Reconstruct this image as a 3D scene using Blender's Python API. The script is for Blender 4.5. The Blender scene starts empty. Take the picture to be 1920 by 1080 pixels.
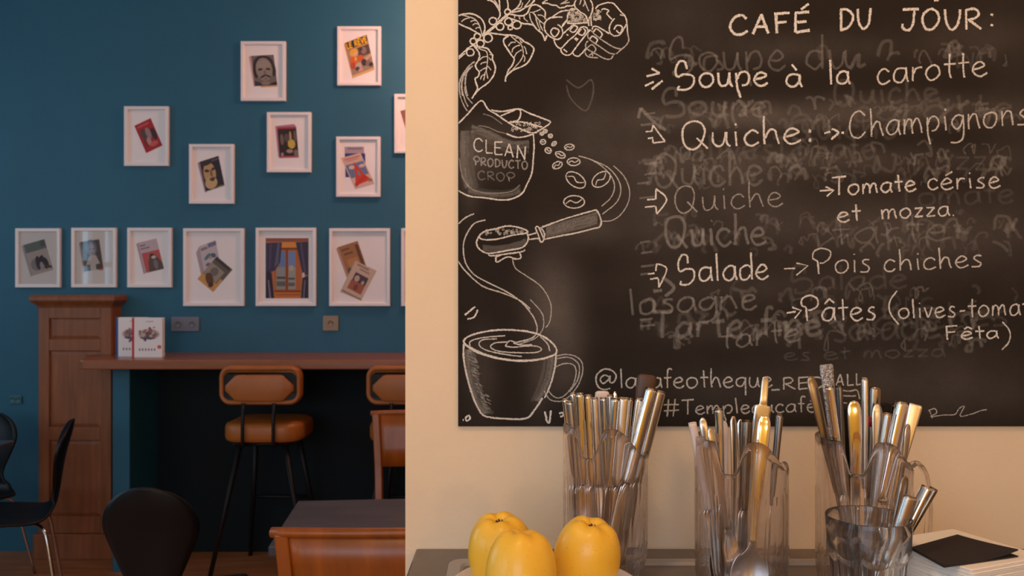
import bpy, bmesh, math, random
from mathutils import Vector, Matrix
random.seed(7)
R = math.radians
C = bpy.context.scene.collection

# ------------------------------------------------------------------ camera, world, lights, exposure
CAMZ = 1.41
F = 1600.0
def U(px, py, D):
    return Vector(((px - 960) / F * D, D, CAMZ - (py - 540) / F * D))
scn = bpy.context.scene
cd = bpy.data.cameras.new('camera'); cam = bpy.data.objects.new('camera', cd); C.objects.link(cam)
cam.location = (0, 0, CAMZ); cam.rotation_euler = (R(90), 0, 0)
cd.sensor_width = 36; cd.lens = 36 * F / 1920; cd.clip_start = .02
cd.dof.use_dof = True; cd.dof.focus_distance = 1.25; cd.dof.aperture_fstop = 9.0
scn.camera = cam
scn.view_settings.view_transform = 'Standard'; scn.view_settings.look = 'None'
scn.view_settings.gamma = 1; scn.view_settings.exposure = 0.0; scn.view_settings.use_curve_mapping = False
scn.cycles.max_bounces = 20; scn.cycles.transmission_bounces = 20; scn.cycles.transparent_max_bounces = 24
scn.cycles.sample_clamp_indirect = 6
w = bpy.data.worlds.new('world'); scn.world = w; w.use_nodes = True
w.node_tree.nodes['Background'].inputs[0].default_value = (.75, .85, 1, 1)
w.node_tree.nodes['Background'].inputs[1].default_value = .6

def area(name, loc, rot, sx, sy, power, col):
    l = bpy.data.lights.new(name, 'AREA'); l.shape = 'RECTANGLE'; l.size = sx; l.size_y = sy
    l.energy = power; l.color = col
    o = bpy.data.objects.new(name, l); C.objects.link(o); o.location = loc; o.rotation_euler = rot
    return o
def bulb(name, loc, power, col, r=.06):
    l = bpy.data.lights.new(name, 'POINT'); l.energy = power; l.color = col; l.shadow_soft_size = r
    o = bpy.data.objects.new(name, l); C.objects.link(o); o.location = loc
    return o
WARM = (1, .665, .35)
COOL = (.45, .74, 1)
bulb('counter_pendant_light', (-.30, .50, 2.25), 13.2, WARM, .07)
bulb('counter_pendant_light_b', (.72, .74, 2.20), 5.6, (1, .56, .23), .07)
bulb('room_pendant_light', (-.14, 3.95, 2.80), 33, (1, .50, .36), .10)
bulb('cafe_sconce_light', (.75, -2.5, 1.5), 15, WARM, .10)  # three unseen lamps added to light the yellow wall mirrored in the steel
bulb('cafe_sconce_light_b', (1.9, -2.5, 1.5), 15, WARM, .10)
bulb('cafe_sconce_light_c', (-3.3, -2.5, 1.5), 14, WARM, .10)
area('window_daylight', (-4.26, -1.1, 1.75), (0, R(-90), 0), 1.9, 1.6, 24, COOL)
area('window_daylight_c', (-4.26, 2.75, 1.95), (0, R(-90), 0), 1.55, 1.3, 23, COOL)  # unseen window light added to brighten the left of the teal wall
area('window_daylight_b', (-4.26, .45, 1.70), (0, R(-90), 0), 1.7, .70, 9, COOL)
area('shop_window_daylight', (-1.2, -2.95, 1.9), (R(-90), 0, R(180)), 2.6, 1.6, 48, (.70, .83, 1))  # unseen window behind the camera, put in for bluish streaks on steel

# ------------------------------------------------------------------ materials
def lin(c):
    return c / 12.92 if c <= .04045 else ((c + .055) / 1.055) ** 2.4
def rgb(r, g, b):
    return (lin(r / 255), lin(g / 255), lin(b / 255), 1)
def mat(name, col, rough=.5, metal=0, var=0, scale=8, stretch=(1, 1, 1), bump=0, bscale=60, coat=0, spec=.5):
    m = bpy.data.materials.new(name); m.use_nodes = True
    nt = m.node_tree; p = nt.nodes['Principled BSDF']
    p.inputs['Base Color'].default_value = col; p.inputs['Roughness'].default_value = rough
    p.inputs['Metallic'].default_value = metal; p.inputs['Coat Weight'].default_value = coat
    p.inputs['Specular IOR Level'].default_value = spec
    if var or bump:
        tc = nt.nodes.new('ShaderNodeTexCoord'); mp = nt.nodes.new('ShaderNodeMapping')
        mp.inputs['Scale'].default_value = stretch; nt.links.new(tc.outputs['Object'], mp.inputs[0])
    if var:
        n = nt.nodes.new('ShaderNodeTexNoise'); n.inputs['Scale'].default_value = scale
        n.inputs['Detail'].default_value = 6; n.inputs['Roughness'].default_value = .6
        nt.links.new(mp.outputs[0], n.inputs['Vector'])
        mx = nt.nodes.new('ShaderNodeMix'); mx.data_type = 'RGBA'
        mr = nt.nodes.new('ShaderNodeMapRange'); mr.inputs[1].default_value = .3; mr.inputs[2].default_value = .7
        nt.links.new(n.outputs['Fac'], mr.inputs[0]); nt.links.new(mr.outputs[0], mx.inputs[0])
        mx.inputs[6].default_value = tuple(c * (1 - var) for c in col[:3]) + (1,)
        mx.inputs[7].default_value = tuple(min(1, c * (1 + var)) for c in col[:3]) + (1,)
        nt.links.new(mx.outputs[2], p.inputs['Base Color'])
    if bump:
        n2 = nt.nodes.new('ShaderNodeTexNoise'); n2.inputs['Scale'].default_value = bscale
        n2.inputs['Detail'].default_value = 4
        nt.links.new(mp.outputs[0], n2.inputs['Vector'])
        b = nt.nodes.new('ShaderNodeBump'); b.inputs['Strength'].default_value = bump; b.inputs['Distance'].default_value = .002
        nt.links.new(n2.outputs['Fac'], b.inputs['Height']); nt.links.new(b.outputs[0], p.inputs['Normal'])
    return m
def glass(name, col, ior=1.49, rough=0.0, clear=(.97, .96, .97, 1), mixf=.18):
    m = bpy.data.materials.new(name); m.use_nodes = True
    p = m.node_tree.nodes['Principled BSDF']
    p.inputs['Base Color'].default_value = col; p.inputs['Transmission Weight'].default_value = 1
    p.inputs['IOR'].default_value = ior; p.inputs['Roughness'].default_value = rough
    nt = m.node_tree; o = nt.nodes['Material Output']; mx = nt.nodes.new('ShaderNodeMixShader'); tr = nt.nodes.new('ShaderNodeBsdfTransparent')
    tr.inputs[0].default_value = clear; mx.inputs[0].default_value = mixf
    nt.links.new(p.outputs[0], mx.inputs[1]); nt.links.new(tr.outputs[0], mx.inputs[2]); nt.links.new(mx.outputs[0], o.inputs[0])
    return m
M = {}
M['cream_wall'] = mat('cream_paint', (.86, .665, .465, 1), .75, var=.03, scale=3, bump=.25, bscale=90)
M['teal_wall'] = mat('teal_paint', (.014, .112, .185, 1), .6, var=.05, scale=3, bump=.1, bscale=70)
M['yellow_wall'] = mat('yellow_paint', (.88, .64, .07, 1), .6)  # colour made up to throw yellow reflections onto the cutlery
M['kick'] = mat('dark_navy_panel', (.004, .009, .012, 1), .7, spec=.2)  # near-black stand-in for the shade under the bar
M['white'] = mat('white_plaster', (.80, .78, .74, 1), .8)
M['floor'] = mat('oak_floor', (.42, .150, .055, 1), .45, var=.35, scale=3, stretch=(1, 10, 1))
M['cab_wood'] = mat('cabinet_oak', (.235, .078, .027, 1), .5, var=.25, scale=4, stretch=(9, 9, .8))
M['bar_wood'] = mat('bar_wood', (.26, .088, .036, 1), .28, var=.2, scale=4, stretch=(.8, 9, 9))
M['orange_wood'] = mat('orange_beech', (.33, .080, .006, 1), .35, var=.22, scale=4, stretch=(8, 8, .8))
M['leather'] = mat('tan_leather', (.38, .115, .018, 1), .45, var=.15, scale=5, bump=.15, bscale=120)
M['black_metal'] = mat('black_metal', (.004, .004, .0045, 1), .5, spec=.3)
M['black_plastic'] = mat('black_plastic', (.0035, .0035, .004, 1), .45, spec=.3)
M['chrome'] = mat('chrome', (.55, .55, .56, 1), .15, metal=1)
M['slate'] = mat('slate_top', (.045, .044, .053, 1), .5, var=.35, scale=5, stretch=(1, 3, 1))
M['blue_table'] = mat('dark_laminate', (.05, .055, .065, 1), .25)
M['frame_white'] = mat('white_lacquer', (.80, .76, .76, 1), .45)
M['paper'] = mat('mount_paper', (.82, .78, .78, 1), .85)
M['counter'] = mat('grey_counter', (.115, .088, .073, 1), .22, var=.06, scale=30)
M['counter_base'] = mat('counter_front', (.30, .26, .22, 1), .5)
M['tray'] = mat('grey_tray_plastic', (.33, .30, .285, 1), .3)
M['tray_dark'] = mat('grey_tray_well', (.16, .125, .105, 1), .3)
M['steel'] = mat('polished_steel', (.78, .74, .70, 1), .13, metal=1)
M['satin_steel'] = mat('satin_steel', (.62, .57, .52, 1), .26, metal=1)
M['dark_steel'] = mat('dark_steel', (.27, .23, .20, 1), .25, metal=1)
M['brown_handle'] = mat('brown_wood_handle', (.075, .032, .016, 1), .45)
M['frost'] = mat('frosted_plastic', (.78, .62, .55, 1), .5)
M['red'] = mat('red_plastic', (.5, .02, .03, 1), .35)
M['pewter'] = mat('hammered_pewter', (.42, .42, .44, 1), .32, metal=1, var=.5, scale=260, bump=1, bscale=420)
M['jug'] = glass('clear_polycarbonate', (.985, .965, .98, 1), 1.34)
M['tumbler'] = glass('clear_glass', (1, 1, 1, 1), 1.28, mixf=.06)
M['ceramic'] = mat('glazed_ceramic', (.80, .70, .64, 1), .15, coat=.3)
M['napkin_white'] = mat('white_paper_napkin', (.95, .87, .80, 1), .9, bump=.2, bscale=300)
M['napkin_black'] = mat('black_paper_napkin', (.026, .018, .017, 1), .9, bump=.3, bscale=300)
M['plate_grey'] = mat('grey_socket_plate', (.17, .18, .22, 1), .5)
M['plate_brass'] = mat('brass_socket_plate', (.27, .20, .13, 1), .45)
M['plate_teal'] = mat('teal_socket_plate', (.045, .15, .19, 1), .5)
M['book_page'] = mat('book_pages', (.7, .64, .58, 1), .9)
_flat = {}
def flat(r, g, b):
    k = (r, g, b)
    if k not in _flat:
        _flat[k] = mat('print_ink_%02x%02x%02x' % k, rgb(r, g, b), .7)
    return _flat[k]

# apple skin
def apple_mat():
    m = mat('golden_apple_skin', (.86, .47, .035, 1), .38, coat=.1)
    nt = m.node_tree; p = nt.nodes['Principled BSDF']
    tc = nt.nodes.new('ShaderNodeTexCoord')
    n = nt.nodes.new('ShaderNodeTexNoise'); n.inputs['Scale'].default_value = 14; n.inputs['Detail'].default_value = 3
    v = nt.nodes.new('ShaderNodeTexVoronoi'); v.inputs['Scale'].default_value = 130
    nt.links.new(tc.outputs['Object'], n.inputs['Vector']); nt.links.new(tc.outputs['Object'], v.inputs['Vector'])
    mx = nt.nodes.new('ShaderNodeMix'); mx.data_type = 'RGBA'
    mx.inputs[6].default_value = (.93, .48, .022, 1); mx.inputs[7].default_value = (.94, .60, .075, 1)
    nt.links.new(n.outputs['Fac'], mx.inputs[0])
    mr = nt.nodes.new('ShaderNodeMapRange'); mr.inputs[1].default_value = .05; mr.inputs[2].default_value = .10
    nt.links.new(v.outputs['Distance'], mr.inputs[0])
    mx2 = nt.nodes.new('ShaderNodeMix'); mx2.data_type = 'RGBA'
    mx2.inputs[6].default_value = (.55, .27, .02, 1)
    nt.links.new(mr.outputs[0], mx2.inputs[0]); nt.links.new(mx.outputs[2], mx2.inputs[7])
    nt.links.new(mx2.outputs[2], p.inputs['Base Color'])
    return m
M['apple'] = apple_mat()

# chalk: opacity from the stroke's own density, a grainy noise and its ragged edge
def chalk_mat():
    m = bpy.data.materials.new('white_chalk'); m.use_nodes = True
    nt = m.node_tree; p = nt.nodes['Principled BSDF']
    p.inputs['Base Color'].default_value = (.90, .84, .78, 1); p.inputs['Roughness'].default_value = .95
    p.inputs['Specular IOR Level'].default_value = .1
    op = nt.nodes.new('ShaderNodeAttribute'); op.attribute_name = 'op'
    ac = nt.nodes.new('ShaderNodeAttribute'); ac.attribute_name = 'ac'
    tc = nt.nodes.new('ShaderNodeTexCoord')
    n = nt.nodes.new('ShaderNodeTexNoise'); n.inputs['Scale'].default_value = 700; n.inputs['Detail'].default_value = 3
    nt.links.new(tc.outputs['Object'], n.inputs['Vector'])
    def math_(o, a, b):
        x = nt.nodes.new('ShaderNodeMath'); x.operation = o; x.use_clamp = False
        for i, s in enumerate((a, b)):
            if isinstance(s, (int, float)): x.inputs[i].default_value = s
            else: nt.links.new(s, x.inputs[i])
        return x.outputs[0]
    e = math_('POWER', math_('ABSOLUTE', ac.outputs['Fac'], 0), 2.2)          # 0 in the middle .. 1 at the edge
    g = math_('MULTIPLY', math_('SUBTRACT', n.outputs['Fac'], .5), 3.2)
    s = math_('ADD', math_('SUBTRACT', 1.15, math_('MULTIPLY', e, 1.25)), g)
    mr = nt.nodes.new('ShaderNodeClamp'); nt.links.new(s, mr.inputs[0])
    a = math_('MULTIPLY', mr.outputs[0], op.outputs['Fac'])
    nt.links.new(a, p.inputs['Alpha'])
    return m
M['chalk'] = chalk_mat()
def board_mat():
    m = mat('chalkboard_black', (.02, .015, .012, 1), .8, spec=.12)
    nt = m.node_tree; p = nt.nodes['Principled BSDF']
    at = nt.nodes.new('ShaderNodeAttribute'); at.attribute_name = 'dust'
    tc = nt.nodes.new('ShaderNodeTexCoord')
    n = nt.nodes.new('ShaderNodeTexNoise'); n.inputs['Scale'].default_value = 9; n.inputs['Detail'].default_value = 10; n.inputs['Roughness'].default_value = .72
    n2 = nt.nodes.new('ShaderNodeTexNoise'); n2.inputs['Scale'].default_value = 500; n2.inputs['Detail'].default_value = 2
    for k in (n, n2): nt.links.new(tc.outputs['Object'], k.inputs['Vector'])
    def math_(o, a, b):
        x = nt.nodes.new('ShaderNodeMath'); x.operation = o
        for i, s in enumerate((a, b)):
            if isinstance(s, (int, float)): x.inputs[i].default_value = s
            else: nt.links.new(s, x.inputs[i])
        return x.outputs[0]
    k = math_('MULTIPLY', math_('ADD', math_('MULTIPLY', n.outputs['Fac'], 1.4), math_('MULTIPLY', n2.outputs['Fac'], .8)), at.outputs['Fac'])
    mx = nt.nodes.new('ShaderNodeMix'); mx.data_type = 'RGBA'
    mx.inputs[6].default_value = (.0135, .0092, .0068, 1); mx.inputs[7].default_value = (.24, .205, .185, 1)
    nt.links.new(k, mx.inputs[0]); nt.links.new(mx.outputs[2], p.inputs['Base Color'])
    return m
M['board'] = board_mat()

# ------------------------------------------------------------------ mesh helpers
class MB:
    def __init__(s): s.v = []; s.f = []; s.m = []; s.sm = []
    def add(s, vs, fs, mi=0, smooth=False):
        b = len(s.v); s.v += [tuple(v) for v in vs]
        for f in fs:
            s.f.append([b + i for i in f]); s.m.append(mi); s.sm.append(smooth)
    def box(s, a, b, mi=0):
        x0, y0, z0 = a; x1, y1, z1 = b
        s.add([(x0, y0, z0), (x1, y0, z0), (x1, y1, z0), (x0, y1, z0), (x0, y0, z1), (x1, y0, z1), (x1, y1, z1), (x0, y1, z1)],
              [(0, 3, 2, 1), (4, 5, 6, 7), (0, 1, 5, 4), (1, 2, 6, 5), (2, 3, 7, 6), (3, 0, 4, 7)], mi)
    def prism(s, pts, fn, mi=0):
        """pts: 2-D outline; fn(p, t) -> 3-D with t = 0 / 1"""
        n = len(pts)
        vs = [fn(p, 0) for p in pts] + [fn(p, 1) for p in pts]
        s.add(vs, [tuple(range(n - 1, -1, -1)), tuple(range(n, 2 * n))] + [(i, (i + 1) % n, n + (i + 1) % n, n + i) for i in range(n)], mi)
    def loft(s, rings, mi=0, smooth=True, caps=True):
        n = len(rings[0]); b = []
        for r in rings: b += list(r)
        fs = []
        for k in range(len(rings) - 1):
            for i in range(n):
                j = (i + 1) % n
                fs.append((k * n + i, k * n + j, (k + 1) * n + j, (k + 1) * n + i))
        s.add(b, fs, mi, smooth)
        if caps:
            s.add(rings[0], [tuple(range(n - 1, -1, -1))], mi, False)
            s.add(rings[-1], [tuple(range(n))], mi, False)
    def tube(s, pts, rad, n=10, mi=0, ry=None):
        pts = [Vector(p) for p in pts]; rings = []
        up = None
        for i, p in enumerate(pts):
            t = (pts[min(i + 1, len(pts) - 1)] - pts[max(i - 1, 0)]).normalized()
            if up is None:
                up = Vector((0, 0, 1)) if abs(t.z) < .9 else Vector((0, 1, 0))
            x = t.cross(up).normalized(); y = x.cross(t).normalized(); up = y
            r = rad[i] if isinstance(rad, (list, tuple)) else rad
            r2 = r if ry is None else ry
            rings.append([p + x * r * math.cos(2 * math.pi * k / n) + y * r2 * math.sin(2 * math.pi * k / n) for k in range(n)])
        s.loft(rings, mi, True, True)
    def lathe(s, prof, n=48, mi=0, smooth=True, c=(0, 0, 0), close=False):
        vs = []; fs = []
        for (r, z) in prof:
            for i in range(n):
                a = 2 * math.pi * i / n
                vs.append((c[0] + r * math.cos(a), c[1] + r * math.sin(a), c[2] + z))
        k = len(prof)
        for j in range(k if close else k - 1):
            for i in range(n):
                i2 = (i + 1) % n; j2 = (j + 1) % k
                fs.append((j * n + i, j * n + i2, j2 * n + i2, j2 * n + i))
        s.add(vs, fs, mi, smooth)
    def build(s, name, mats, parent=None, bevel=0, seg=2, merge=True):
        me = bpy.data.meshes.new(name); me.from_pydata(s.v, [], s.f); 
        if not isinstance(mats, (list, tuple)): mats = [mats]
        for m in mats: me.materials.append(m)
        me.polygons.foreach_set('material_index', s.m); me.polygons.foreach_set('use_smooth', s.sm)
        if merge:
            bm = bmesh.new(); bm.from_mesh(me); bmesh.ops.remove_doubles(bm, verts=bm.verts, dist=1e-6)
            bmesh.ops.recalc_face_normals(bm, faces=bm.faces); bm.to_mesh(me); bm.free()
        me.update()
        o = bpy.data.objects.new(name, me); C.objects.link(o)
        if parent: o.parent = parent
        if bevel:
            b = o.modifiers.new('bevel', 'BEVEL'); b.width = bevel; b.segments = seg; b.limit_method = 'ANGLE'
        return o
def thing(name, label, cat, loc=(0, 0, 0), rz=0, group=None):
    o = bpy.data.objects.new(name, None); C.objects.link(o); o.empty_display_size = .05
    o.location = loc; o.rotation_euler = (0, 0, rz)
    return tag(o, label, cat, group)
def tag(o, label, cat, group=None):
    o['label'] = label; o['category'] = cat
    if group: o['group'] = group
    return o
def struct(o): o['kind'] = 'structure'; return o
def dup(root, label, loc=None, rz=None, group=None, scale=None):
    r = root.copy(); C.objects.link(r)
    if loc is not None: r.location = loc
    if rz is not None: r.rotation_euler = (0, 0, rz)
    r['label'] = label
    if group: r['group'] = group
    for ch in list(root.children):
        c = ch.copy(); C.objects.link(c); c.parent = r
        for g in list(ch.children):
            d = g.copy(); C.objects.link(d); d.parent = c
    return r
def spl(pts, n=6):
    """Catmull-Rom through pts"""
    if len(pts) < 3: return [tuple(p) for p in pts]
    P = [pts[0]] + list(pts) + [pts[-1]]
    if pts[0] == pts[-1]: P[0] = pts[-2]; P[-1] = pts[1]
    out = []
    for i in range(1, len(P) - 2):
        a, b, c, d = P[i - 1], P[i], P[i + 1], P[i + 2]
        for k in range(n):
            t = k / n
            out.append(tuple(.5 * (2 * b[j] + (c[j] - a[j]) * t + (2 * a[j] - 5 * b[j] + 4 * c[j] - d[j]) * t * t + (3 * b[j] - a[j] - 3 * c[j] + d[j]) * t ** 3) for j in range(len(b))))
    out.append(tuple(pts[-1])); return out
def rrect(w, h, r, n=5):
    o = []
    for cx, cy, a0 in ((w - r, h - r, 0), (-w + r, h - r, 90), (-w + r, -h + r, 180), (w - r, -h + r, 270)):
        for k in range(n + 1):
            a = R(a0 + 90 * k / n); o.append((cx + r * math.cos(a), cy + r * math.sin(a)))
    return o

# ------------------------------------------------------------------ room shell
FARY, PY, PT = 4.57, 1.36, .14
XL, XR, YB, CEIL = -4.2, 3.0, -3.0, 3.1
PXL = (760 - 960) / F * PY
def sbox(name, a, b, m):
    k = MB(); k.box(a, b); return struct(k.build(name, m))
sbox('floor', (XL, YB, -.08), (XR, FARY, 0), M['floor'])
sbox('ceiling', (XL, YB, CEIL), (XR, FARY, CEIL + .08), M['white'])
sbox('wall_back', (XL, FARY, 0), (XR, FARY + .1, CEIL), M['teal_wall'])
sbox('wall_partition', (PXL, PY, 0), (XR, PY + PT, CEIL), M['cream_wall'])
sbox('wall_right', (XR, YB, 0), (XR + .1, FARY, CEIL), M['cream_wall'])
k = MB()                                            # left wall, open where its windows stand
WIN = ((-1.95, -.25, .80, 2.72, (-1.15, -1.05)), (.08, .82, .85, 2.55, (.31, .57)), (2.1, 3.4, 1.18, 2.72, (2.7, 2.8)))  # last opening added to brighten the left of the teal wall
ye = YB
for a, b, z0, z1, _m in WIN:
    k.box((XL - .1, ye, 0), (XL, a, CEIL)); k.box((XL - .1, a, 0), (XL, b, z0)); k.box((XL - .1, a, z1), (XL, b, CEIL)); ye = b
k.box((XL - .1, ye, 0), (XL, FARY, CEIL))
struct(k.build('wall_left', M['teal_wall']))
for n_, (y0, y1, z0, z1, mu) in enumerate(WIN):
    k = MB()
    for a, b in ((y0, y0 + .05), (y1 - .05, y1), mu): k.box((XL - .05, a, z0), (XL, b, z1))
    for a, b in ((z0, z0 + .05), (z1 - .05, z1), (1.63, 1.68)): k.box((XL - .049, y0 + .05, a), (XL - .001, y1 - .05, b))
    struct(k.build('window_%d' % (n_ + 1), M['frame_white']))
k = MB(); k.box((-1.895, FARY - .012, .0), (.86, FARY - .0005, 1.018)); struct(k.build('trim_1', M['kick']))  # dark panel added to deepen the shade below the bar top
k = MB()
k.box((XL, YB - .1, 0), (-2.6, YB, CEIL)); k.box((.2, YB - .1, 0), (XR, YB, CEIL))
k.box((-2.6, YB - .1, 0), (.2, YB, 1.0)); k.box((-2.6, YB - .1, 2.8), (.2, YB, CEIL))
struct(k.build('wall_front', M['yellow_wall']))  # unseen wall behind the camera, coloured and opened for streaks on the steel

# ------------------------------------------------------------------ far room: pictures
FONT = {
 'a': (.95, [[(.80,.85),(.52,1.0),(.2,.85),(.05,.45),(.2,.08),(.5,.04),(.75,.35),(.80,.85)], [(.82,1.0),(.83,.4),(.95,0)]]),
 'c': (.80, [[(.75,.8),(.5,1),(.2,.85),(.05,.45),(.2,.08),(.5,0),(.8,.2)]]),
 'd': (.95, [[(.8,.85),(.5,1),(.15,.8),(.05,.4),(.2,.05),(.5,.02),(.78,.35)], [(.8,1.9),(.81,.9),(.85,0)]]),
 'e': (.88, [[(.1,.48),(.5,.56),(.75,.75),(.5,1),(.2,.85),(.05,.42),(.25,.05),(.55,0),(.88,.22)]]),
 'f': (.62, [[(.65,1.75),(.45,1.9),(.28,1.6),(.28,0)], [(0,1.0),(.6,1.02)]]),
 'g': (.90, [[(.8,.85),(.5,1),(.15,.8),(.08,.4),(.3,.1),(.6,.2),(.8,.7)], [(.8,1),(.85,0),(.75,-.6),(.4,-.85),(0,-.8)]]),
 'h': (.92, [[(.08,1.9),(.1,1),(.14,0)], [(.14,.45),(.4,.95),(.65,.9),(.75,.5),(.86,0)]]),
 'i': (.36, [[(.15,1),(.2,0)], [(.14,1.38),(.17,1.48)]]),
 'l': (.36, [[(.1,1.9),(.2,0)]]),
 'm': (1.32, [[(.08,1),(.1,0)], [(.1,.5),(.3,.95),(.5,.9),(.58,.5),(.6,0)], [(.6,.5),(.82,.95),(1.03,.9),(1.12,.5),(1.2,0)]]),
 'n': (.90, [[(.08,1),(.1,0)], [(.1,.5),(.38,.95),(.62,.9),(.72,.5),(.82,0)]]),
 'o': (.98, [[(.5,1),(.15,.82),(.05,.42),(.25,.05),(.6,.02),(.88,.4),(.8,.85),(.5,1)]]),
 'p': (.95, [[(.08,1),(.13,0),(.3,-.85)], [(.1,.5),(.32,.98),(.68,1),(.85,.6),(.7,.15),(.38,.05)]]),
 'q': (.92, [[(.8,.85),(.5,1),(.15,.8),(.08,.4),(.3,.1),(.6,.2),(.8,.7)], [(.8,1),(.83,-.8)]]),
 'r': (.68, [[(.1,1),(.13,0)], [(.12,.5),(.32,.92),(.65,.95)]]),
 's': (.75, [[(.65,.98),(.35,1),(.2,.75),(.45,.52),(.65,.3),(.5,.02),(.05,.05)]]),
 't': (.68, [[(.32,1.7),(.34,.5),(.4,0)], [(0,1.0),(.68,1.02)]]),
 'u': (.92, [[(.08,1),(.1,.35),(.3,.03),(.6,.2),(.75,.95)], [(.75,1),(.78,.3),(.92,0)]]),
 'v': (.75, [[(.05,1),(.35,0)], [(.35,0),(.7,1)]]),
 'z': (.80, [[(.05,.95),(.7,.95)], [(.7,.95),(.1,.05)], [(.1,.05),(.75,.08)]]),
 'C': (1.25, [[(1.1,1.45),(.75,1.8),(.3,1.5),(.08,.8),(.3,.15),(.75,0),(1.15,.35)]]),
 'A': (1.25, [[(.05,0),(.6,1.8)], [(.6,1.8),(1.05,0)], [(.25,.65),(.95,.65)]]),
 'F': (1.05, [[(.1,1.8),(.15,0)], [(0,1.78),(.95,1.85)], [(.12,.95),(.75,1.0)]]),
 'E': (1.05, [[(.1,1.75),(.1,0)], [(.05,1.75),(.95,1.85)], [(.1,.95),(.8,1.0)], [(.1,0),(1.0,.15)]]),
 'D': (1.25, [[(.15,1.75),(.15,0)], [(.1,1.75),(.7,1.7),(1.1,1.1),(.8,.3),(.1,0)]]),
 'U': (1.25, [[(.1,1.75),(.15,.7),(.5,.02),(.9,.35),(1.05,1.1),(1.1,1.75)]]),
 'J': (1.15, [[(.1,1.75),(1.15,1.82)], [(.85,1.75),(.8,.6),(.5,.02),(.1,.2),(.08,.55)]]),
 'O': (1.35, [[(.7,1.8),(.25,1.5),(.08,.85),(.35,.12),(.8,.1),(1.2,.75),(1.1,1.45),(.7,1.8)]]),
 'R': (1.2, [[(.12,1.75),(.15,0)], [(.1,1.7),(.7,1.78),(.95,1.4),(.7,1.0),(.2,.85)], [(.3,.85),(1.15,.05)]]),
 'S': (1.35, [[(.8,1.3),(.7,1.85),(.35,1.85),(.12,1.3),(.2,.75),(.65,.95),(1.15,.8),(1.2,.25),(.85,-.15),(.3,-.15),(.35,.1)]]),
 'Q': (1.4, [[(.2,1.5),(.55,1.8),(1.0,1.7),(1.2,1.1),(1.0,.2),(.6,-.1),(.25,.2),(.1,.9),(.2,1.5)], [(.8,.7),(1.35,-.1)]]),
 'T': (1.1, [[(0,1.75),(1.1,1.82)], [(.55,1.78),(.55,0)]]),
 'P': (1.3, [[(.4,.3),(.35,1.0),(.05,1.25),(.15,1.75),(.65,2.0),(1.15,1.7),(1.15,1.2),(.75,.85),(.5,.85)], [(.36,1.0),(.45,0)]]),
 'B': (1.15, [[(.12,1.75),(.15,0)], [(.1,1.7),(.7,1.75),(.8,1.3),(.2,.95)], [(.2,.95),(.95,.8),(.9,.2),(.1,0)]]),
 'L': (.95, [[(.15,1.8),(.12,0)], [(.12,0),(.9,.1)]]),
 'N': (1.25, [[(.1,0),(.15,1.8)], [(.15,1.8),(1.0,0)], [(1.0,0),(1.1,1.8)]]),
 'V': (1.15, [[(.05,1.8),(.5,0)], [(.5,0),(1.1,1.8)]]),
 ':': (.5, [[(.2,.9),(.25,1.0)], [(.22,.2),(.26,.3)]]),
 '.': (.35, [[(.1,0),(.18,.05)]]),
 '-': (.6, [[(.05,.55),(.5,.6)]]),
 '_': (.8, [[(0,0),(.75,0)]]),
 '(': (.6, [[(.5,2.0),(.2,1.2),(.2,.3),(.6,-.5)]]),
 ')': (.6, [[(.1,1.9),(.5,1.1),(.45,.2),(.1,-.5)]]),
 '@': (1.9, [[(1.2,1.1),(.8,1.3),(.5,.9),(.7,.5),(1.1,.8),(1.25,1.2),(1.25,.6),(1.6,.6),(1.75,1.2),(1.4,1.8),(.7,1.85),(.15,1.2),(.2,.3),(.7,-.15),(1.3,0)]]),
 '#': (1.5, [[(.5,1.9),(.35,-.2)], [(1.05,1.9),(.9,-.2)], [(0,1.2),(1.4,1.25)], [(0,.5),(1.4,.55)]]),
 ' ': (.6, []),
}
ACC = {'à': ('a', [[(.35,1.75),(.6,1.3)]]), 'â': ('a', [[(.2,1.3),(.5,1.7)], [(.5,1.7),(.85,1.35)]]), 'é': ('e', [[(.35,1.3),(.8,1.65)]]),
       'ê': ('e', [[(.2,1.3),(.5,1.6)], [(.5,1.6),(.8,1.35)]]), 'É': ('E', [[(.45,2.1),(.95,2.6)]]), 'Ê': ('E', [[(.2,2.0),(.5,2.4)], [(.5,2.4),(.9,2.05)]])}
def glyph(ch):
    if ch in ACC:
        w0, st = FONT[ACC[ch][0]]; return w0, st + ACC[ch][1]
    return FONT[ch]
def text_strokes(s, x0, x1, b0, b1, xh, jit=.03):
    """strokes in pixels, x right, y down"""
    gap = .16
    tot = sum(glyph(c)[0] + gap for c in s) - gap
    sx = (x1 - x0) / tot; x = 0; out = []
    for c in s:
        w0, st = glyph(c)
        for q in st:
            p = [(x + a + random.uniform(-jit, jit), b + random.uniform(-jit, jit)) for a, b in q]
            if q[0] == q[-1]: p[-1] = p[0]
            out.append([(x0 + a * sx, b0 + (b1 - b0) * (a / tot) - b * xh) for a, b in spl(p)])
        x += w0 + gap
    return out

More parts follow.
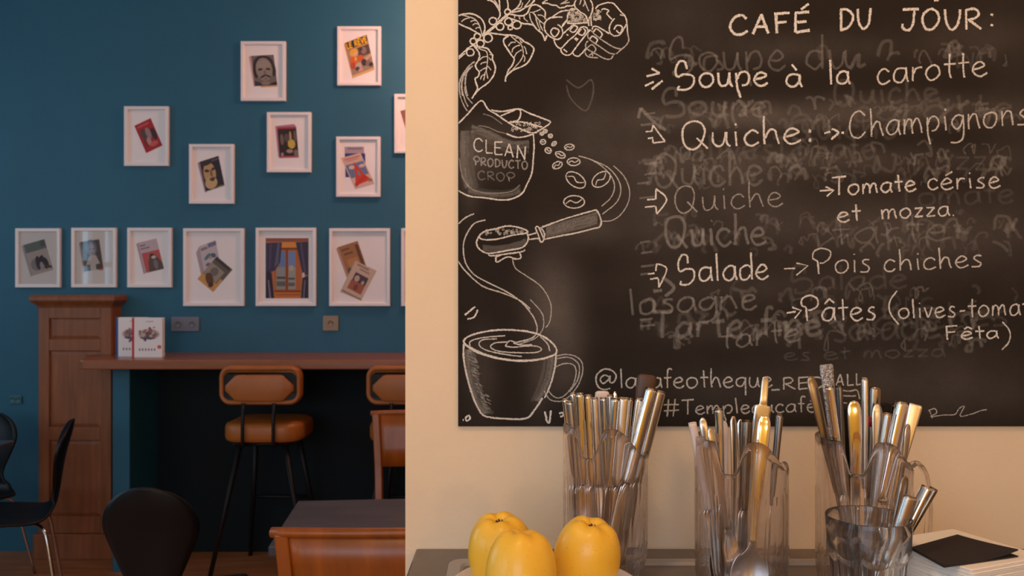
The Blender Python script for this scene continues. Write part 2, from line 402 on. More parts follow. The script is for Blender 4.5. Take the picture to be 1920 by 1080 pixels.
def ell(cx, cy, rx, ry, rot=0, n=16):
    c, s = math.cos(R(rot)), math.sin(R(rot))
    return [(cx + rx * math.cos(2 * math.pi * i / n) * c - ry * math.sin(2 * math.pi * i / n) * s,
             cy + rx * math.cos(2 * math.pi * i / n) * s + ry * math.sin(2 * math.pi * i / n) * c) for i in range(n)]
def book(tl, tr, bl):
    """maps cover coordinates (0..1, 0..1) to picture coordinates"""
    return lambda p: (tl[0] + (tr[0] - tl[0]) * p[0] + (bl[0] - tl[0]) * p[1], tl[1] + (tr[1] - tl[1]) * p[0] + (bl[1] - tl[1]) * p[1])
RECT = [(0, 0), (1, 0), (1, 1), (0, 1)]
def sub(x0, y0, x1, y1): return [(x0, y0), (x1, y0), (x1, y1), (x0, y1)]
def stroke_poly(pts, w):
    """quads along a stroke"""
    out = []
    for a, b in zip(pts, pts[1:]):
        dx, dy = b[0] - a[0], b[1] - a[1]; l = math.hypot(dx, dy) or 1
        nx, ny = -dy / l * w, dx / l * w
        out.append([(a[0] + nx, a[1] + ny), (b[0] + nx, b[1] + ny), (b[0] - nx, b[1] - ny), (a[0] - nx, a[1] - ny)])
    return out
ART = {}
def cover(items, B): return [(c, [B(p) for p in q]) for c, q in items]
GR = lambda v: (v, v - 4, v)
# each picture: coordinates are fractions of the frame, y down
B = book((.155, .28), (.62, .18), (.36, .80))
ART['green_band'] = cover([((176, 168, 172), [(-.1, .02), (0, 0), (0, 1), (-.1, 1.02)]), ((190, 176, 172), RECT), ((112, 124, 118), sub(0, 0, 1, .28)), ((92, 98, 98), sub(.75, 0, 1, .2)),
   ((150, 140, 145), ell(.35, .7, .3, .2)), ((62, 56, 68), ell(.42, .66, .12, .22, 10)), ((58, 52, 62), ell(.72, .72, .16, .2, -20)), ((52, 48, 60), ell(.6, .55, .14, .07, -30)), ((80, 74, 80), ell(.82, .85, .18, .05, 15)), ((176, 160, 156), ell(.55, .8, .1, .14))], B)
B = book((.19, .235), (.60, .19), (.285, .73))
ART['pale_figure'] = cover([((150, 130, 140), [(-.1, .02), (0, 0), (0, 1.03), (-.08, 1.04)]), ((34, 28, 42), RECT), ((92, 98, 122), ell(.5, .25, .32, .28)), ((150, 152, 172), ell(.5, .3, .22, .24)), ((176, 172, 186), ell(.53, .3, .13, .17)), ((70, 68, 86), ell(.45, .29, .05, .02)), ((70, 68, 86), ell(.62, .29, .05, .02)),
   ((100, 96, 116), ell(.53, .42, .07, .02)), ((205, 192, 190), [(.35, .5), (.7, .5), (.85, .8), (.62, .82), (.62, 1), (.32, 1), (.32, .8), (.08, .8)]), ((54, 62, 70), ell(.14, .9, .14, .09)), ((196, 84, 80), sub(.76, .98, .98, 1.04))], B)
B = book((.22, .25), (.64, .175), (.39, .76))
ART['red_band'] = cover([((170, 148, 156), [(-.1, .02), (0, 0), (0, 1), (-.1, 1.02)]), ((190, 168, 174), RECT), ((120, 100, 112), sub(.05, .1, .35, .14)), ((130, 108, 118), sub(.05, .2, .55, .24)), ((186, 84, 80), sub(.05, .36, 1, 1)),
   ((92, 72, 66), [(.2, 1), (.3, .65), (.5, .45), (.75, .5), (1, .8), (1, 1)]), ((62, 44, 44), ell(.55, .52, .14, .09)), ((196, 182, 172), ell(.62, .56, .13, .05)), ((120, 108, 106), ell(.65, .8, .12, .16))], B)
B1 = book((.25, .23), (.52, .15), (.36, .66)); B2 = book((.54, .36), (.80, .53), (.22, .65))
ART['two_papers'] = cover([((168, 152, 160), [(-.25, .15), (0, 0), (0, 1), (-.2, 1.05)]), ((190, 178, 184), RECT), ((120, 112, 140), sub(.5, .02, 1, .14)), ((134, 124, 130), sub(.05, .08, .45, .16)), ((86, 122, 124), ell(.35, .38, .22, .06, -15)), ((76, 100, 104), ell(.7, .4, .16, .07, 10)), ((190, 90, 90), ell(.5, .44, .05, .03)), ((108, 100, 128), ell(.3, .6, .15, .05))], B1) + \
   cover([((96, 88, 82), RECT), ((150, 138, 120), sub(0, .25, .8, .7)), ((112, 102, 96), ell(.4, .45, .2, .16)), ((200, 146, 78), sub(0, .72, 1, 1)), ((196, 144, 82), sub(.85, .5, 1, 1)), ((96, 62, 42), ell(.45, .74, .3, .14, 20)), ((70, 44, 34), ell(.68, .86, .12, .1)), ((66, 58, 50), sub(0, 0, .9, .12))], B2)
B = book((.155, .13), (.87, .13), (.155, .90))
ART['window_view'] = cover([((184, 112, 72), RECT), ((142, 84, 66), sub(0, 0, 1, .06)), ((212, 142, 66), sub(.36, .07, .72, .16)), ((108, 58, 34), sub(.36, .16, .74, .19)), ((176, 98, 52), sub(.2, .19, .82, .9)), ((96, 128, 176), sub(.33, .23, .46, .5)), ((108, 138, 180), sub(.53, .22, .69, .5)),
   ((140, 144, 140), sub(.25, .48, .46, .85)), ((150, 150, 140), sub(.53, .48, .70, .85)), ((72, 76, 82), sub(.26, .64, .46, .68)), ((70, 76, 84), sub(.53, .66, .68, .69)), ((96, 94, 92), sub(.26, .72, .46, .8)), ((96, 94, 92), sub(.53, .74, .68, .8)), ((170, 166, 156), ell(.6, .5, .06, .05)),
   ((132, 66, 30), sub(.47, .19, .52, .87)), ((122, 58, 24), sub(.2, .87, .82, .90)), ((196, 112, 50), sub(.2, .90, .82, 1)), ((150, 78, 40), sub(.24, .93, .8, .95)),
   ((58, 54, 78), [(0, .08), (.38, .07), (.34, .4), (.22, .54), (.05, .58), (0, .58)]), ((92, 90, 118), [(.28, .08), (.33, .08), (.3, .42), (.2, .5)]), ((78, 74, 98), [(.1, .1), (.14, .1), (.12, .5), (.08, .52)]), ((40, 34, 50), [(0, .56), (.14, .57), (.2, 1), (0, 1)]), ((120, 116, 136), [(.05, .7), (.08, .7), (.13, 1), (.09, 1)]),
   ((56, 50, 74), [(.7, .07), (1, .06), (1, .62), (.86, .6)]), ((84, 80, 106), [(.8, .08), (.84, .08), (.94, .58), (.9, .58)]), ((210, 200, 200), ell(.88, .62, .03, .05)), ((44, 40, 56), [(.86, .66), (1, .62), (1, 1), (.82, 1)]), ((112, 108, 128), [(.9, .7), (.93, .7), (.9, 1), (.87, 1)])], B)
B1 = book((.14, .24), (.46, .16), (.30, .60)); B2 = book((.44, .42), (.76, .55), (.20, .80))
ART['brown_and_grey'] = cover([((176, 140, 120), [(-.12, .03), (0, 0), (0, 1.05), (-.1, 1.1)]), ((158, 108, 70), RECT), ((110, 72, 50), sub(.1, .12, .5, .18)), ((106, 70, 50), sub(.15, .28, .6, .34)), ((180, 128, 78), sub(.2, .5, .75, .8)), ((96, 58, 44), sub(.8, .1, .95, 1)), ((84, 80, 72), ell(.2, .9, .14, .12))], B1) + \
   cover([((186, 160, 144), [(-.06, 0), (1.03, -.02), (1.05, 1.08), (-.04, 1.06)]), ((198, 172, 154), RECT), ((150, 128, 116), sub(.1, .04, .7, .1)), ((150, 128, 116), sub(.3, .14, .8, .19)), ((74, 58, 76), sub(.2, .3, .86, .56)), ((186, 160, 140), ell(.38, .46, .12, .1)), ((182, 160, 140), ell(.7, .5, .07, .06)), ((158, 90, 70), sub(.16, .56, .86, .85)), ((120, 64, 56), ell(.5, .72, .1, .1)), ((130, 112, 104), sub(.0, .96, 1, 1))], B2)
B = book((.21, .32), (.58, .19), (.48, .78))
ART['red_book'] = cover([((168, 34, 40), RECT), ((196, 84, 84), sub(.1, .08, .8, .14)), ((92, 66, 66), ell(.32, .42, .2, .22)), ((150, 128, 120), ell(.55, .42, .14, .2)), ((60, 38, 52), ell(.82, .52, .14, .22)), ((184, 134, 130), ell(.42, .68, .12, .14)), ((188, 92, 88), ell(.62, .82, .25, .08)), ((120, 40, 36), ell(.2, .72, .08, .14))], B)
B = book((.22, .29), (.64, .19), (.36, .79))
ART['bearded'] = cover([((150, 122, 132), [(-.12, .02), (0, 0), (.02, 1.04), (-.06, 1.0)]), ((42, 34, 46), RECT), ((186, 150, 104), ell(.38, .46, .32, .36)), ((56, 46, 46), ell(.3, .1, .3, .09)), ((64, 52, 48), ell(.26, .36, .13, .05, 12)), ((64, 52, 48), ell(.6, .36, .11, .05, -8)), ((120, 92, 70), ell(.46, .48, .06, .12)), ((196, 164, 116), ell(.36, .78, .32, .2)), ((92, 70, 58), ell(.46, .66, .16, .05)), ((58, 46, 44), ell(.46, .71, .1, .03)), ((88, 82, 92), sub(.6, .05, .95, .12)), ((120, 112, 70), sub(.6, .95, 1, 1))], B)
B = book((.215, .235), (.72, .215), (.30, .745))
ART['grey_face'] = cover([((196, 150, 150), [(-.1, .02), (0, 0), (0, 1.02), (-.05, 1.0)]), ((112, 100, 96), RECT), ((52, 44, 42), ell(.5, .3, .46, .3)), ((46, 40, 40), ell(.12, .5, .12, .24)), ((54, 46, 44), ell(.92, .5, .1, .22)), ((140, 130, 122), ell(.5, .46, .37, .38)), ((150, 138, 128), ell(.5, .3, .3, .14)), ((44, 38, 38), ell(.33, .46, .11, .035, -8)), ((44, 38, 38), ell(.68, .46, .11, .035, 8)), ((118, 108, 102), ell(.52, .58, .06, .09)), ((54, 46, 44), ell(.42, .69, .15, .035, -18)), ((54, 46, 44), ell(.64, .69, .14, .035, 18)),
   ((104, 94, 90), ell(.52, .77, .09, .025)), ((58, 50, 50), [(0, .82), (.3, .9), (.7, .93), (1, .88), (1, 1), (0, 1)]), ((132, 122, 116), ell(.5, .92, .2, .06)), ((36, 32, 34), ell(.88, .95, .12, .05)), ((200, 160, 110), sub(.25, 1, 1, 1.05))], B)
B = book((.22, .245), (.65, .235), (.28, .76))
ART['yellow_dress'] = cover([((176, 120, 140), [(-.1, -.04), (.9, -.09), (1, 0), (0, 0), (0, 1), (-.08, .95)]), ((44, 32, 32), RECT), ((160, 52, 64), sub(0, 0, 1, .06)), ((186, 86, 102), sub(.03, .94, 1, 1)), ((196, 168, 72), ell(.68, .55, .2, .15)), ((180, 150, 110), ell(.65, .3, .06, .16)), ((112, 92, 84), ell(.2, .4, .1, .18)), ((92, 76, 72), ell(.45, .35, .12, .14)), ((160, 136, 124), ell(.55, .78, .18, .06)), ((124, 106, 104), ell(.88, .85, .12, .12)), ((150, 132, 130), ell(.15, .88, .08, .06)), ((104, 88, 86), ell(.9, .3, .08, .18))], B)
B1 = book((.18, .16), (.62, .16), (.20, .67)); B2 = book((.10, .35), (.54, .26), (.42, .87))
ART['blue_and_red'] = cover([((170, 150, 160), RECT), ((130, 118, 140), sub(.15, .03, .9, .1)), ((44, 54, 120), sub(0, .22, 1.05, .62)), ((150, 150, 180), ell(.5, .5, .2, .06)), ((60, 66, 120), sub(0, .62, .35, 1)), ((130, 122, 138), sub(.35, .62, 1, .8))], B1) + \
   cover([((204, 172, 160), RECT), ((190, 90, 80), sub(.12, .07, .9, .1)), ((190, 110, 96), sub(.2, .13, .8, .155)), ((96, 116, 154), sub(.05, .25, .95, .66)), ((208, 180, 170), ell(.3, .35, .15, .06)), ((206, 180, 172), ell(.8, .38, .16, .05)), ((196, 60, 40), [(.5, .2), (.72, .62), (.95, .85), (.1, .9), (.3, .6)]), ((120, 124, 140), ell(.5, .58, .07, .08)), ((186, 44, 30), [(.08, .84), (.75, .66), (.8, .74), (.1, .95)]), ((150, 118, 88), sub(.78, .82, 1, .9))], B2)
B = book((.17, .27), (.665, .13), (.355, .865))
ART['le_reve'] = cover([((190, 150, 100), [(-.06, .02), (0, 0), (0, 1), (-.03, 1.02)]), ((150, 128, 112), RECT), ((46, 38, 36), sub(0, 0, 1, .21)), ((196, 146, 70), sub(.4, .21, 1, .245)), ((84, 68, 64), sub(.45, .26, 1, .52)), ((132, 112, 106), ell(.72, .38, .12, .1)), ((60, 46, 44), ell(.6, .32, .08, .05)), ((214, 160, 66), ell(.28, .34, .2, .11)), ((214, 170, 130), ell(.34, .39, .1, .06)), ((206, 96, 36), ell(.2, .55, .17, .11)), ((198, 88, 36), ell(.5, .55, .15, .08)), ((176, 74, 40), ell(.12, .68, .12, .1)), ((212, 176, 80), ell(.3, .52, .05, .06)),
   ((190, 160, 130), [(.55, .62), (1, .52), (1, .6), (.6, .72)]), ((60, 48, 46), ell(.62, .7, .12, .1)), ((180, 160, 152), ell(.36, .74, .15, .09)), ((72, 60, 58), ell(.28, .8, .1, .06)), ((120, 104, 98), ell(.8, .76, .12, .09)), ((60, 48, 46), ell(.9, .82, .1, .06)), ((196, 150, 130), ell(.42, .86, .12, .04)), ((206, 170, 108), sub(0, .93, 1, 1))], B)
for st in text_strokes('LE RÊVE', .03, .97, .19, .19, .085, 0):
    for q in stroke_poly(st, .022): ART['le_reve'].append(((228, 176, 40), [B(p) for p in q]))
B = book((.13, .28), (.60, .18), (.34, .80))
ART['brown_yellow'] = cover([((140, 92, 84), RECT), ((196, 150, 60), sub(.2, .05, .9, .2)), ((96, 58, 48), sub(.2, .3, 1, .9)), ((206, 160, 70), ell(.6, .45, .2, .12)), ((70, 48, 44), ell(.5, .7, .2, .15))], B)
B = book((.3, .25), (.7, .2), (.36, .72))
ART['plain_brown'] = cover([((140, 100, 84), RECT), ((190, 160, 130), sub(.1, .1, .9, .3))], B)

FR = [  # px rect, art, label, glass
 (28, 428, 112, 539, 'green_band', 'white framed print of a cover with grey-green top band, far left in the row', 1),
 (133, 427, 217, 539, 'pale_figure', 'white framed print of a pale figure on a dark cover, glass mirroring a window', 1),
 (238, 427, 321, 539, 'red_band', 'white framed print of a pale book with red picture panel, above the two standing books', 0),
 (343, 428, 457, 574, 'two_papers', 'large white framed print of a pale paper crossed by a grey and orange booklet', 0),
 (479, 427, 592, 574, 'window_view', 'large white framed painting of an open-curtained wooden window', 0),
 (617, 428, 731, 574, 'brown_and_grey', 'large white framed print of a brown book overlapped by a grey book', 0),
 (752, 428, 866, 574, 'plain_brown', 'large white picture frame cut off by the cream wall edge, bottom row', 0),
 (232, 199, 315, 311, 'red_book', 'white framed print of one tilted red book, alone high on the left', 0),
 (354, 270, 438, 382, 'bearded', 'white framed print of a dark cover with a cream bearded face', 0),
 (451, 77, 535, 189, 'grey_face', 'white framed print of a grey face with moustache, near the top', 0),
 (500, 210, 583, 323, 'yellow_dress', 'white framed print of a dark book with a yellow shape and pink edge', 0),
 (632, 49, 714, 160, 'le_reve', 'white framed print of a book cover with yellow LE RÊVE title, topmost', 0),
 (630, 256, 713, 369, 'blue_and_red', 'white framed print of a blue booklet under a red and white booklet', 0),
 (739, 176, 822, 287, 'brown_yellow', 'small white picture frame cut off by the cream wall edge, upper', 0),
]
pane = bpy.data.materials.new('picture_glass'); pane.use_nodes = True
nt = pane.node_tree; nt.nodes.clear()
o_ = nt.nodes.new('ShaderNodeOutputMaterial'); mx_ = nt.nodes.new('ShaderNodeMixShader'); tr_ = nt.nodes.new('ShaderNodeBsdfTransparent'); gl_ = nt.nodes.new('ShaderNodeBsdfGlossy'); fr_ = nt.nodes.new('ShaderNodeFresnel')
gl_.inputs['Roughness'].default_value = .02; fr_.inputs[0].default_value = 1.5
nt.links.new(fr_.outputs[0], mx_.inputs[0]); nt.links.new(tr_.outputs[0], mx_.inputs[1]); nt.links.new(gl_.outputs[0], mx_.inputs[2]); nt.links.new(mx_.outputs[0], o_.inputs[0])
for (x0, y0, x1, y1, art, label, gl) in FR:
    D = FARY - .022
    a = U(x0, y0, D); b = U(x1, y1, D); W = b.x - a.x; H = a.z - b.z
    t = thing('picture_frame', label, 'picture', ((a.x + b.x) / 2, FARY, b.z), 0, 'white framed book pictures on the teal wall')
    k = MB(); fw = .018; d = .022
    def ring(i, y): return [(-W / 2 + i, y, i), (W / 2 - i, y, i), (W / 2 - i, y, H - i), (-W / 2 + i, y, H - i)]
    k.loft([ring(0, -.001), ring(0, -d + .002), ring(.002, -d), ring(fw - .003, -d), ring(fw, -d + .003), ring(fw, -.006)], 0, False, False)
    k.build('moulding', M['frame_white'], t)
    k = MB(); k.box((-W / 2 + fw - .002, -.0065, fw - .002), (W / 2 - fw + .002, -.001, H - fw + .002)); k.build('mount', M['paper'], t)
    k = MB(); mats = []; idx = {}
    for n, (c, q) in enumerate(ART[art]):
        mm = flat(*c)
        if c not in idx: idx[c] = len(mats); mats.append(mm)
        y = -.0068 - n * .00002
        q = [(min(max(px_, .085), .915), min(max(py_, .07), .93)) for px_, py_ in q]
        k.add([(-W / 2 + px_ * W, y, H - py_ * H) for px_, py_ in q], [tuple(range(len(q)))], idx[c])
    k.build('print', mats, t, merge=False)
    if gl:
        k = MB(); k.box((-W / 2 + fw - .001, -.0125, fw - .001), (W / 2 - fw + .001, -.0105, H - fw + .001)); k.build('glass_pane', pane, t)

# sockets on the teal wall
def socket(x0, y0, x1, y1, m, label, gangs):
    a = U(x0, y0, FARY); b = U(x1, y1, FARY)
    t = thing('wall_socket', label, 'socket', ((a.x + b.x) / 2, FARY, (a.z + b.z) / 2))
    W, H = b.x - a.x, a.z - b.z
    k = MB(); k.prism(rrect(W / 2, H / 2, .005), lambda p, u: (p[0], -.009 * u, p[1])); k.build('cover_plate', m, t, .002)
    for g in range(gangs):
        cx = (g - (gangs - 1) / 2) * W / gangs
        k = MB(); k.lathe([(.017, 0), (.017, .003), (.015, .003), (.014, .0005), (.0, .0005)], 24)
        o = k.build('outlet', m, t); o.rotation_euler = (R(90), 0, 0); o.location = (cx, -.009, 0)
        k = MB()
        for s in (-1, 1): k.lathe([(.0028, 0), (.0028, .0008), (0, .0008)], 10, c=(s * .0085, 0, .0006))
        k.build('pin_hole', M['black_plastic'], o)
socket(322, 594, 374, 621, M['plate_grey'], 'grey double wall socket above the bar, right of the standing books', 2)
socket(606, 592, 635, 620, M['plate_brass'], 'square brass-coloured wall socket above the bar, under the pictures', 1)
socket(19, 741, 42, 757, M['plate_teal'], 'small teal painted wall socket low on the wall, left of wooden pilaster', 2)

# ------------------------------------------------------------------ wooden pilaster cabinet
cx0, cx1 = (72 - 960) / F * 4.45, (208 - 960) / F * 4.45
zt = CAMZ - (553 - 540) / F * 4.43
t = thing('wooden_pilaster', 'tall brown panelled oak pilaster cabinet against the teal wall at left', 'cabinet', ((cx0 + cx1) / 2, 4.45, 0))
hw = (cx1 - cx0) / 2
def zz(py, D=4.45): return CAMZ - (py - 540) / F * D
yb = FARY - 4.45
k = MB(); k.box((-hw, .012, 0), (hw, yb, zz(577)))
st = .055
k.box((-hw, 0, .02), (-hw + st, .012, zz(577))); k.box((hw - st, 0, .02), (hw, .012, zz(577)))
for (a, b) in ((597, 577), (658, 636), (826, 801), (1000, 968), (1036, 1004)):
    k.box((-hw + st, 0, max(zz(a), .001)), (hw - st, .012, zz(b)))
k.build('carcass', M['cab_wood'], t, .003)
k = MB()
for (a, b) in ((636, 597), (801, 658), (968, 826)):
    z0, z1 = zz(a), zz(b); i = .018; x = hw - st
    k.loft([[(-x, .0119, z0), (x, .0119, z0), (x, .0119, z1), (-x, .0119, z1)], [(-x + i, .006, z0 + i), (x - i, .006, z0 + i), (x - i, .006, z1 - i), (-x + i, .006, z1 - i)]], 0, False, True)
k.build('raised_panel', M['cab_wood'], t)
k = MB(); ov = .032
prof = [(0, 577), (.006, 573), (.014, 570), (.026, 566), (.032, 563), (.032, 557), (.022, 553)]
rings = [[(-hw - o, -o, zz(y)), (hw + o, -o, zz(y)), (hw + o, yb, zz(y)), (-hw - o, yb, zz(y))] for o, y in prof]
k.loft(rings, 0, False, True); k.build('cornice', M['cab_wood'], t)
k = MB(); k.box((-hw - .02, -.02, 0), (hw + .02, yb, zz(1000))); k.build('plinth', M['cab_wood'], t, .004)

# ------------------------------------------------------------------ bar
BT = 1.065
t = thing('bar_counter', 'long brown wooden high bar top fixed along the teal wall', 'bar', (-1.0, 4.35, 0))
k = MB()
out = [(-2.055, 4.09), (.9, 4.09), (.9, FARY), (cx1 + .024, FARY), (cx1 + .024, 4.424), (-2.185, 4.424), (-2.195, 4.40), (-2.075, 4.095)]
k.prism([(x + 1.0, y - 4.35) for x, y in out], lambda p, u: (p[0], p[1], BT - .046 + .046 * u))
k.build('bar_top', M['bar_wood'], t, .006, 3)
k = MB(); k.box((-.985, -.11, 0), (-.90, .22, BT - .046)); k.build('support_panel', M['teal_wall'], t, .003)
k = MB(); k.box((1.7, -.11, 0), (1.785, .22, BT - .046)); k.build('support_panel', M['teal_wall'], t, .003)

# books standing on the bar
def cover_book(name, label, px0, px1, y, spine, rz, seedc):
    w_ = (px1 - px0) / F * y; h_ = .197
    t = thing(name, label, 'book', ((px0 + px1) / 2 / F * y - 960 / F * y, y, BT), rz, 'white books on the bar')
    k = MB(); k.box((-w_ / 2 + .002, -.014, .003), (w_ / 2 - .003, .008, h_ - .003)); k.build('pages', M['book_page'], t)
    k = MB()
    k.box((-w_ / 2, -.017, 0), (w_ / 2, -.0141, h_)); k.box((-w_ / 2, .0081, 0), (w_ / 2, .011, h_)); 
    k.build('cover', M['paper'], t, .0006)
    k = MB(); k.box((-w_ / 2 - .0022, -.0172, 0), (-w_ / 2 + .010, .0112, h_)); k.build('spine', spine, t, .001)
    k = MB(); mats = []; idx = {}
    random.seed(seedc)
    items = [((196, 170, 160), ell(.55, .42, .36, .14))]
    for i in range(26):
        c = random.choice([(104, 84, 88), (136, 110, 112), (84, 84, 100), (160, 130, 120), (150, 96, 92), (120, 104, 110)])
        items.append((c, ell(random.uniform(.24, .84), random.gauss(.42, .07), random.uniform(.02, .09), random.uniform(.012, .05), random.uniform(-60, 60), 9)))
    items.append(((78, 80, 96), ell(.52, .52, .26, .025)))
    items += [((150, 128, 126), sub(.45 + .0, .09, .7, .105))]
    for i in range(6): items.append(((140, 112, 112), sub(.22 + i * .1, .78, .27 + i * .1, .835)))
    if name == 'white_book': items.append(((206, 96, 80), ell(.9, .74, .07, .05)))
    for n, (c, q) in enumerate(items):
        if c not in idx: idx[c] = len(mats); mats.append(flat(*c))
        k.add([(-w_ / 2 + min(p[0], .985) * w_, -.01705 - n * .00001, h_ - p[1] * h_) for p in q], [tuple(range(len(q)))], idx[c])
    k.build('cover_print', mats, t, merge=False)
cover_book('white_book', 'white illustrated book with a red spine standing on the bar', 251, 307, 4.27, flat(196, 40, 40), 0, 3)
cover_book('white_book', 'white illustrated book with a blue spine standing on the bar, partly covered by red-spined book', 221, 277, 4.315, flat(50, 84, 150), 0, 5)

# ------------------------------------------------------------------ stools
def leg_tube(a, b, r0, r1, name, m, t):
    k = MB(); k.tube([a, b], [r0, r1], 12); return k.build(name, m, t)
def stool(label, px):
    x = (px - 960) / F * 4.0
    # near side (y = 0) faces the camera: the backrest
    t = thing('bar_stool', label, 'stool', (x, 4.0, 0), 0, 'tan leather bar stools at the bar')
    k = MB()   # seat: rounded slab
    for_ = []
    for z, i in ((.678, .018), (.684, .006), (.70, 0), (.745, 0), (.760, .006), (.768, .022), (.770, .05)):
        for_.append([(p[0], .20 + p[1], z) for p in rrect(.19 - i, .18 - i, .10 - min(i, .03), 8)])
    k.loft(for_, 0, True, True); k.build('seat', M['leather'], t)
    # backrest: curved padded shell seen from behind, with black inlay and a tan panel
    def arc(xx, off): return .035 + off - .06 * (1 - (xx / .2) ** 2) + .02
    zc, w2, h2 = .950, .195, .092
    k = MB(); rings = []
    for y, i in ((.062, .03), (.068, .008), (.05, 0), (.02, 0), (.008, .004), (.004, .012), (.012, .022), (.02, .024)):
        rings.append([(p[0], y + .35 * p[0] ** 2 * 1.5, zc + p[1]) for p in rrect(w2 - i, h2 - i, .055 - min(i, .02), 8)])
    k.loft(rings, 0, True, True); bk = k.build('backrest', M['leather'], t)
    k = MB(); o8 = rrect(w2 - .024, h2 - .024, .03, 4)
    k.loft([[(p[0], .018 + .52 * p[0] ** 2, zc - .006 + p[1]) for p in o8], [(p[0], .012 + .52 * p[0] ** 2, zc - .006 + p[1]) for p in o8]], 0, False, True)
    k.build('back_plate', M['black_metal'], bk)
    hx, hz = w2 - .034, h2 - .034
    k = MB(); rings = []
    for q in range(21):
        x = -hx + 2 * hx * q / 20; e = max(0, (abs(x) - (hx - .052)) / .052)
        zt_, zb_ = zc - .006 + hz - .05 * e, zc - .006 - hz - .012 + .05 * e; yy = .52 * x * x
        rings.append([(x, yy + .013, zb_), (x, yy + .006, zb_ + .002), (x, yy + .003, zb_ + .010), (x, yy + .003, zt_ - .010), (x, yy + .006, zt_ - .002), (x, yy + .013, zt_)])
    k.loft(rings, 0, True, True); k.build('back_panel', M['leather'], bk)
    for s in (-1, 1):
        k = MB(); k.tube([(s * .072, .10, .672), (s * .072, .0, .668), (s * .072, -.006, .69), (s * .072, -.004, .78), (s * .072, .006, .87)], .0085, 10)
        k.build('back_support', M['black_metal'], t)
    k = MB(); k.tube([(-.13, .06, .668), (.13, .06, .668), (.13, .34, .668), (-.13, .34, .668), (-.13, .06, .668)], .010, 8); k.build('seat_frame', M['black_metal'], t)
    for s in (-1, 1):
        leg_tube((s * .105, .07, .672), (s * .24, .005, 0), .014, .011, 'leg', M['black_metal'], t)
        leg_tube((s * .105, .33, .672), (s * .19, .50, 0), .014, .011, 'leg', M['black_metal'], t)
    k = MB()
    z = .33; u = 1 - z / .672
    def L(s, y0, y1, xs): return (s * (.105 + (xs - .105) * u), y0 + (y1 - y0) * u, z)
    q = [L(-1, .07, .005, .24), L(1, .07, .005, .24), L(1, .33, .50, .19), L(-1, .33, .50, .19)]
    k.tube([q[3], q[2]], .009, 8); k.build('foot_rail', M['black_metal'], t)
    return t
stool('tan leather bar stool with black legs, fully visible under the bar', 484)
stool('tan leather bar stool partly hidden behind the wooden chair and cream wall', 762)

# ------------------------------------------------------------------ wooden chairs and slate table
def wood_chair(label, loc, rz):
    """local: back rail at y = 0 seen from -y, seat towards +y"""
    t = thing('wooden_chair', label, 'chair', loc, rz, 'orange wooden chairs around the slate table')
    m = M['orange_wood']
    curve = lambda x: .35 * x * x
    k = MB()
    pts = [(-.245 + .49 * i / 14) for i in range(15)]
    k.tube([(x, -.055 + curve(x), .872 - .05 * x * x) for x in pts], .013, 10, ry=.011); k.build('top_rail', m, t)
    k = MB(); grid = []
    for j, (z, hwid) in enumerate(((.868, .222), (.80, .215), (.73, .208), (.655, .20))):
        yy = -.052 + (.868 - z) * .14
        fr = [(hwid * (-1 + 2 * i / 12), yy + curve(hwid * (-1 + 2 * i / 12)) - .008, z) for i in range(13)]
        bk = [(hwid * (1 - 2 * i / 12), yy + curve(hwid * (1 - 2 * i / 12)) + .008, z) for i in range(13)]
        grid.append(fr + bk)
    k.loft(grid, 0, True, True); k.build('back_panel', m, t)
    for s in (-1, 1):
        k = MB(); path = [(.222, -.033, .868), (.207, -.012, .66), (.198, .02, .45), (.205, -.01, .2), (.215, -.06, 0)]
        k.loft([[(s * (x + dx), y + dy, z) for dx, dy in ((-.015, -.016), (.015, -.016), (.015, .016), (-.015, .016))] for x, y, z in [tuple(p) for p in spl(path, 4)]], 0, False, True)
        k.build('rear_leg', m, t, .004)
        k = MB(); k.loft([[(s * .185 + dx * r_, .40 + dy * r_, z) for dx, dy in rrect(1, 1, .4, 3)] for z, r_ in ((.44, .018), (0, .013))], 0, False, True); k.build('front_leg', m, t)
    k = MB(); k.prism([(p[0], .21 + p[1]) for p in rrect(.215, .215, .05, 5)], lambda p, u: (p[0] * (.92 if p[1] < .1 else 1), p[1], .44 + .022 * u)); k.build('seat', m, t, .005)
    k = MB(); k.box((-.18, .385, .39), (.18, .403, .44)); k.build('apron', m, t)
    return t
c1 = wood_chair('orange wooden chair seen from behind in front of the slate table', (-.272, 1.885, 0), R(1.5))
c1.scale = (1.015, 1.015, 1.015)
c2 = dup(c1, 'orange wooden chair behind the slate table beside the second bar stool', (-.348, 3.55, 0), R(178))
t = thing('slate_table', 'square table with a dark grey slate top between the wooden chairs', 'table', (-.285, 2.445, 0), R(5))
k = MB(); k.box((-.36, -.235, .722), (.36, .235, .75)); k.build('table_top', M['slate'], t, .004)
k = MB(); k.box((-.31, -.19, .65), (.31, .19, .722)); k.build('apron', M['black_metal'], t)
for sx in (-1, 1):
    for sy in (-1, 1):
        k = MB(); k.box((sx * .29 - .02, sy * .17 - .02, 0), (sx * .29 + .02, sy * .17 + .02, .66)); k.build('leg', M['black_metal'], t, .003)

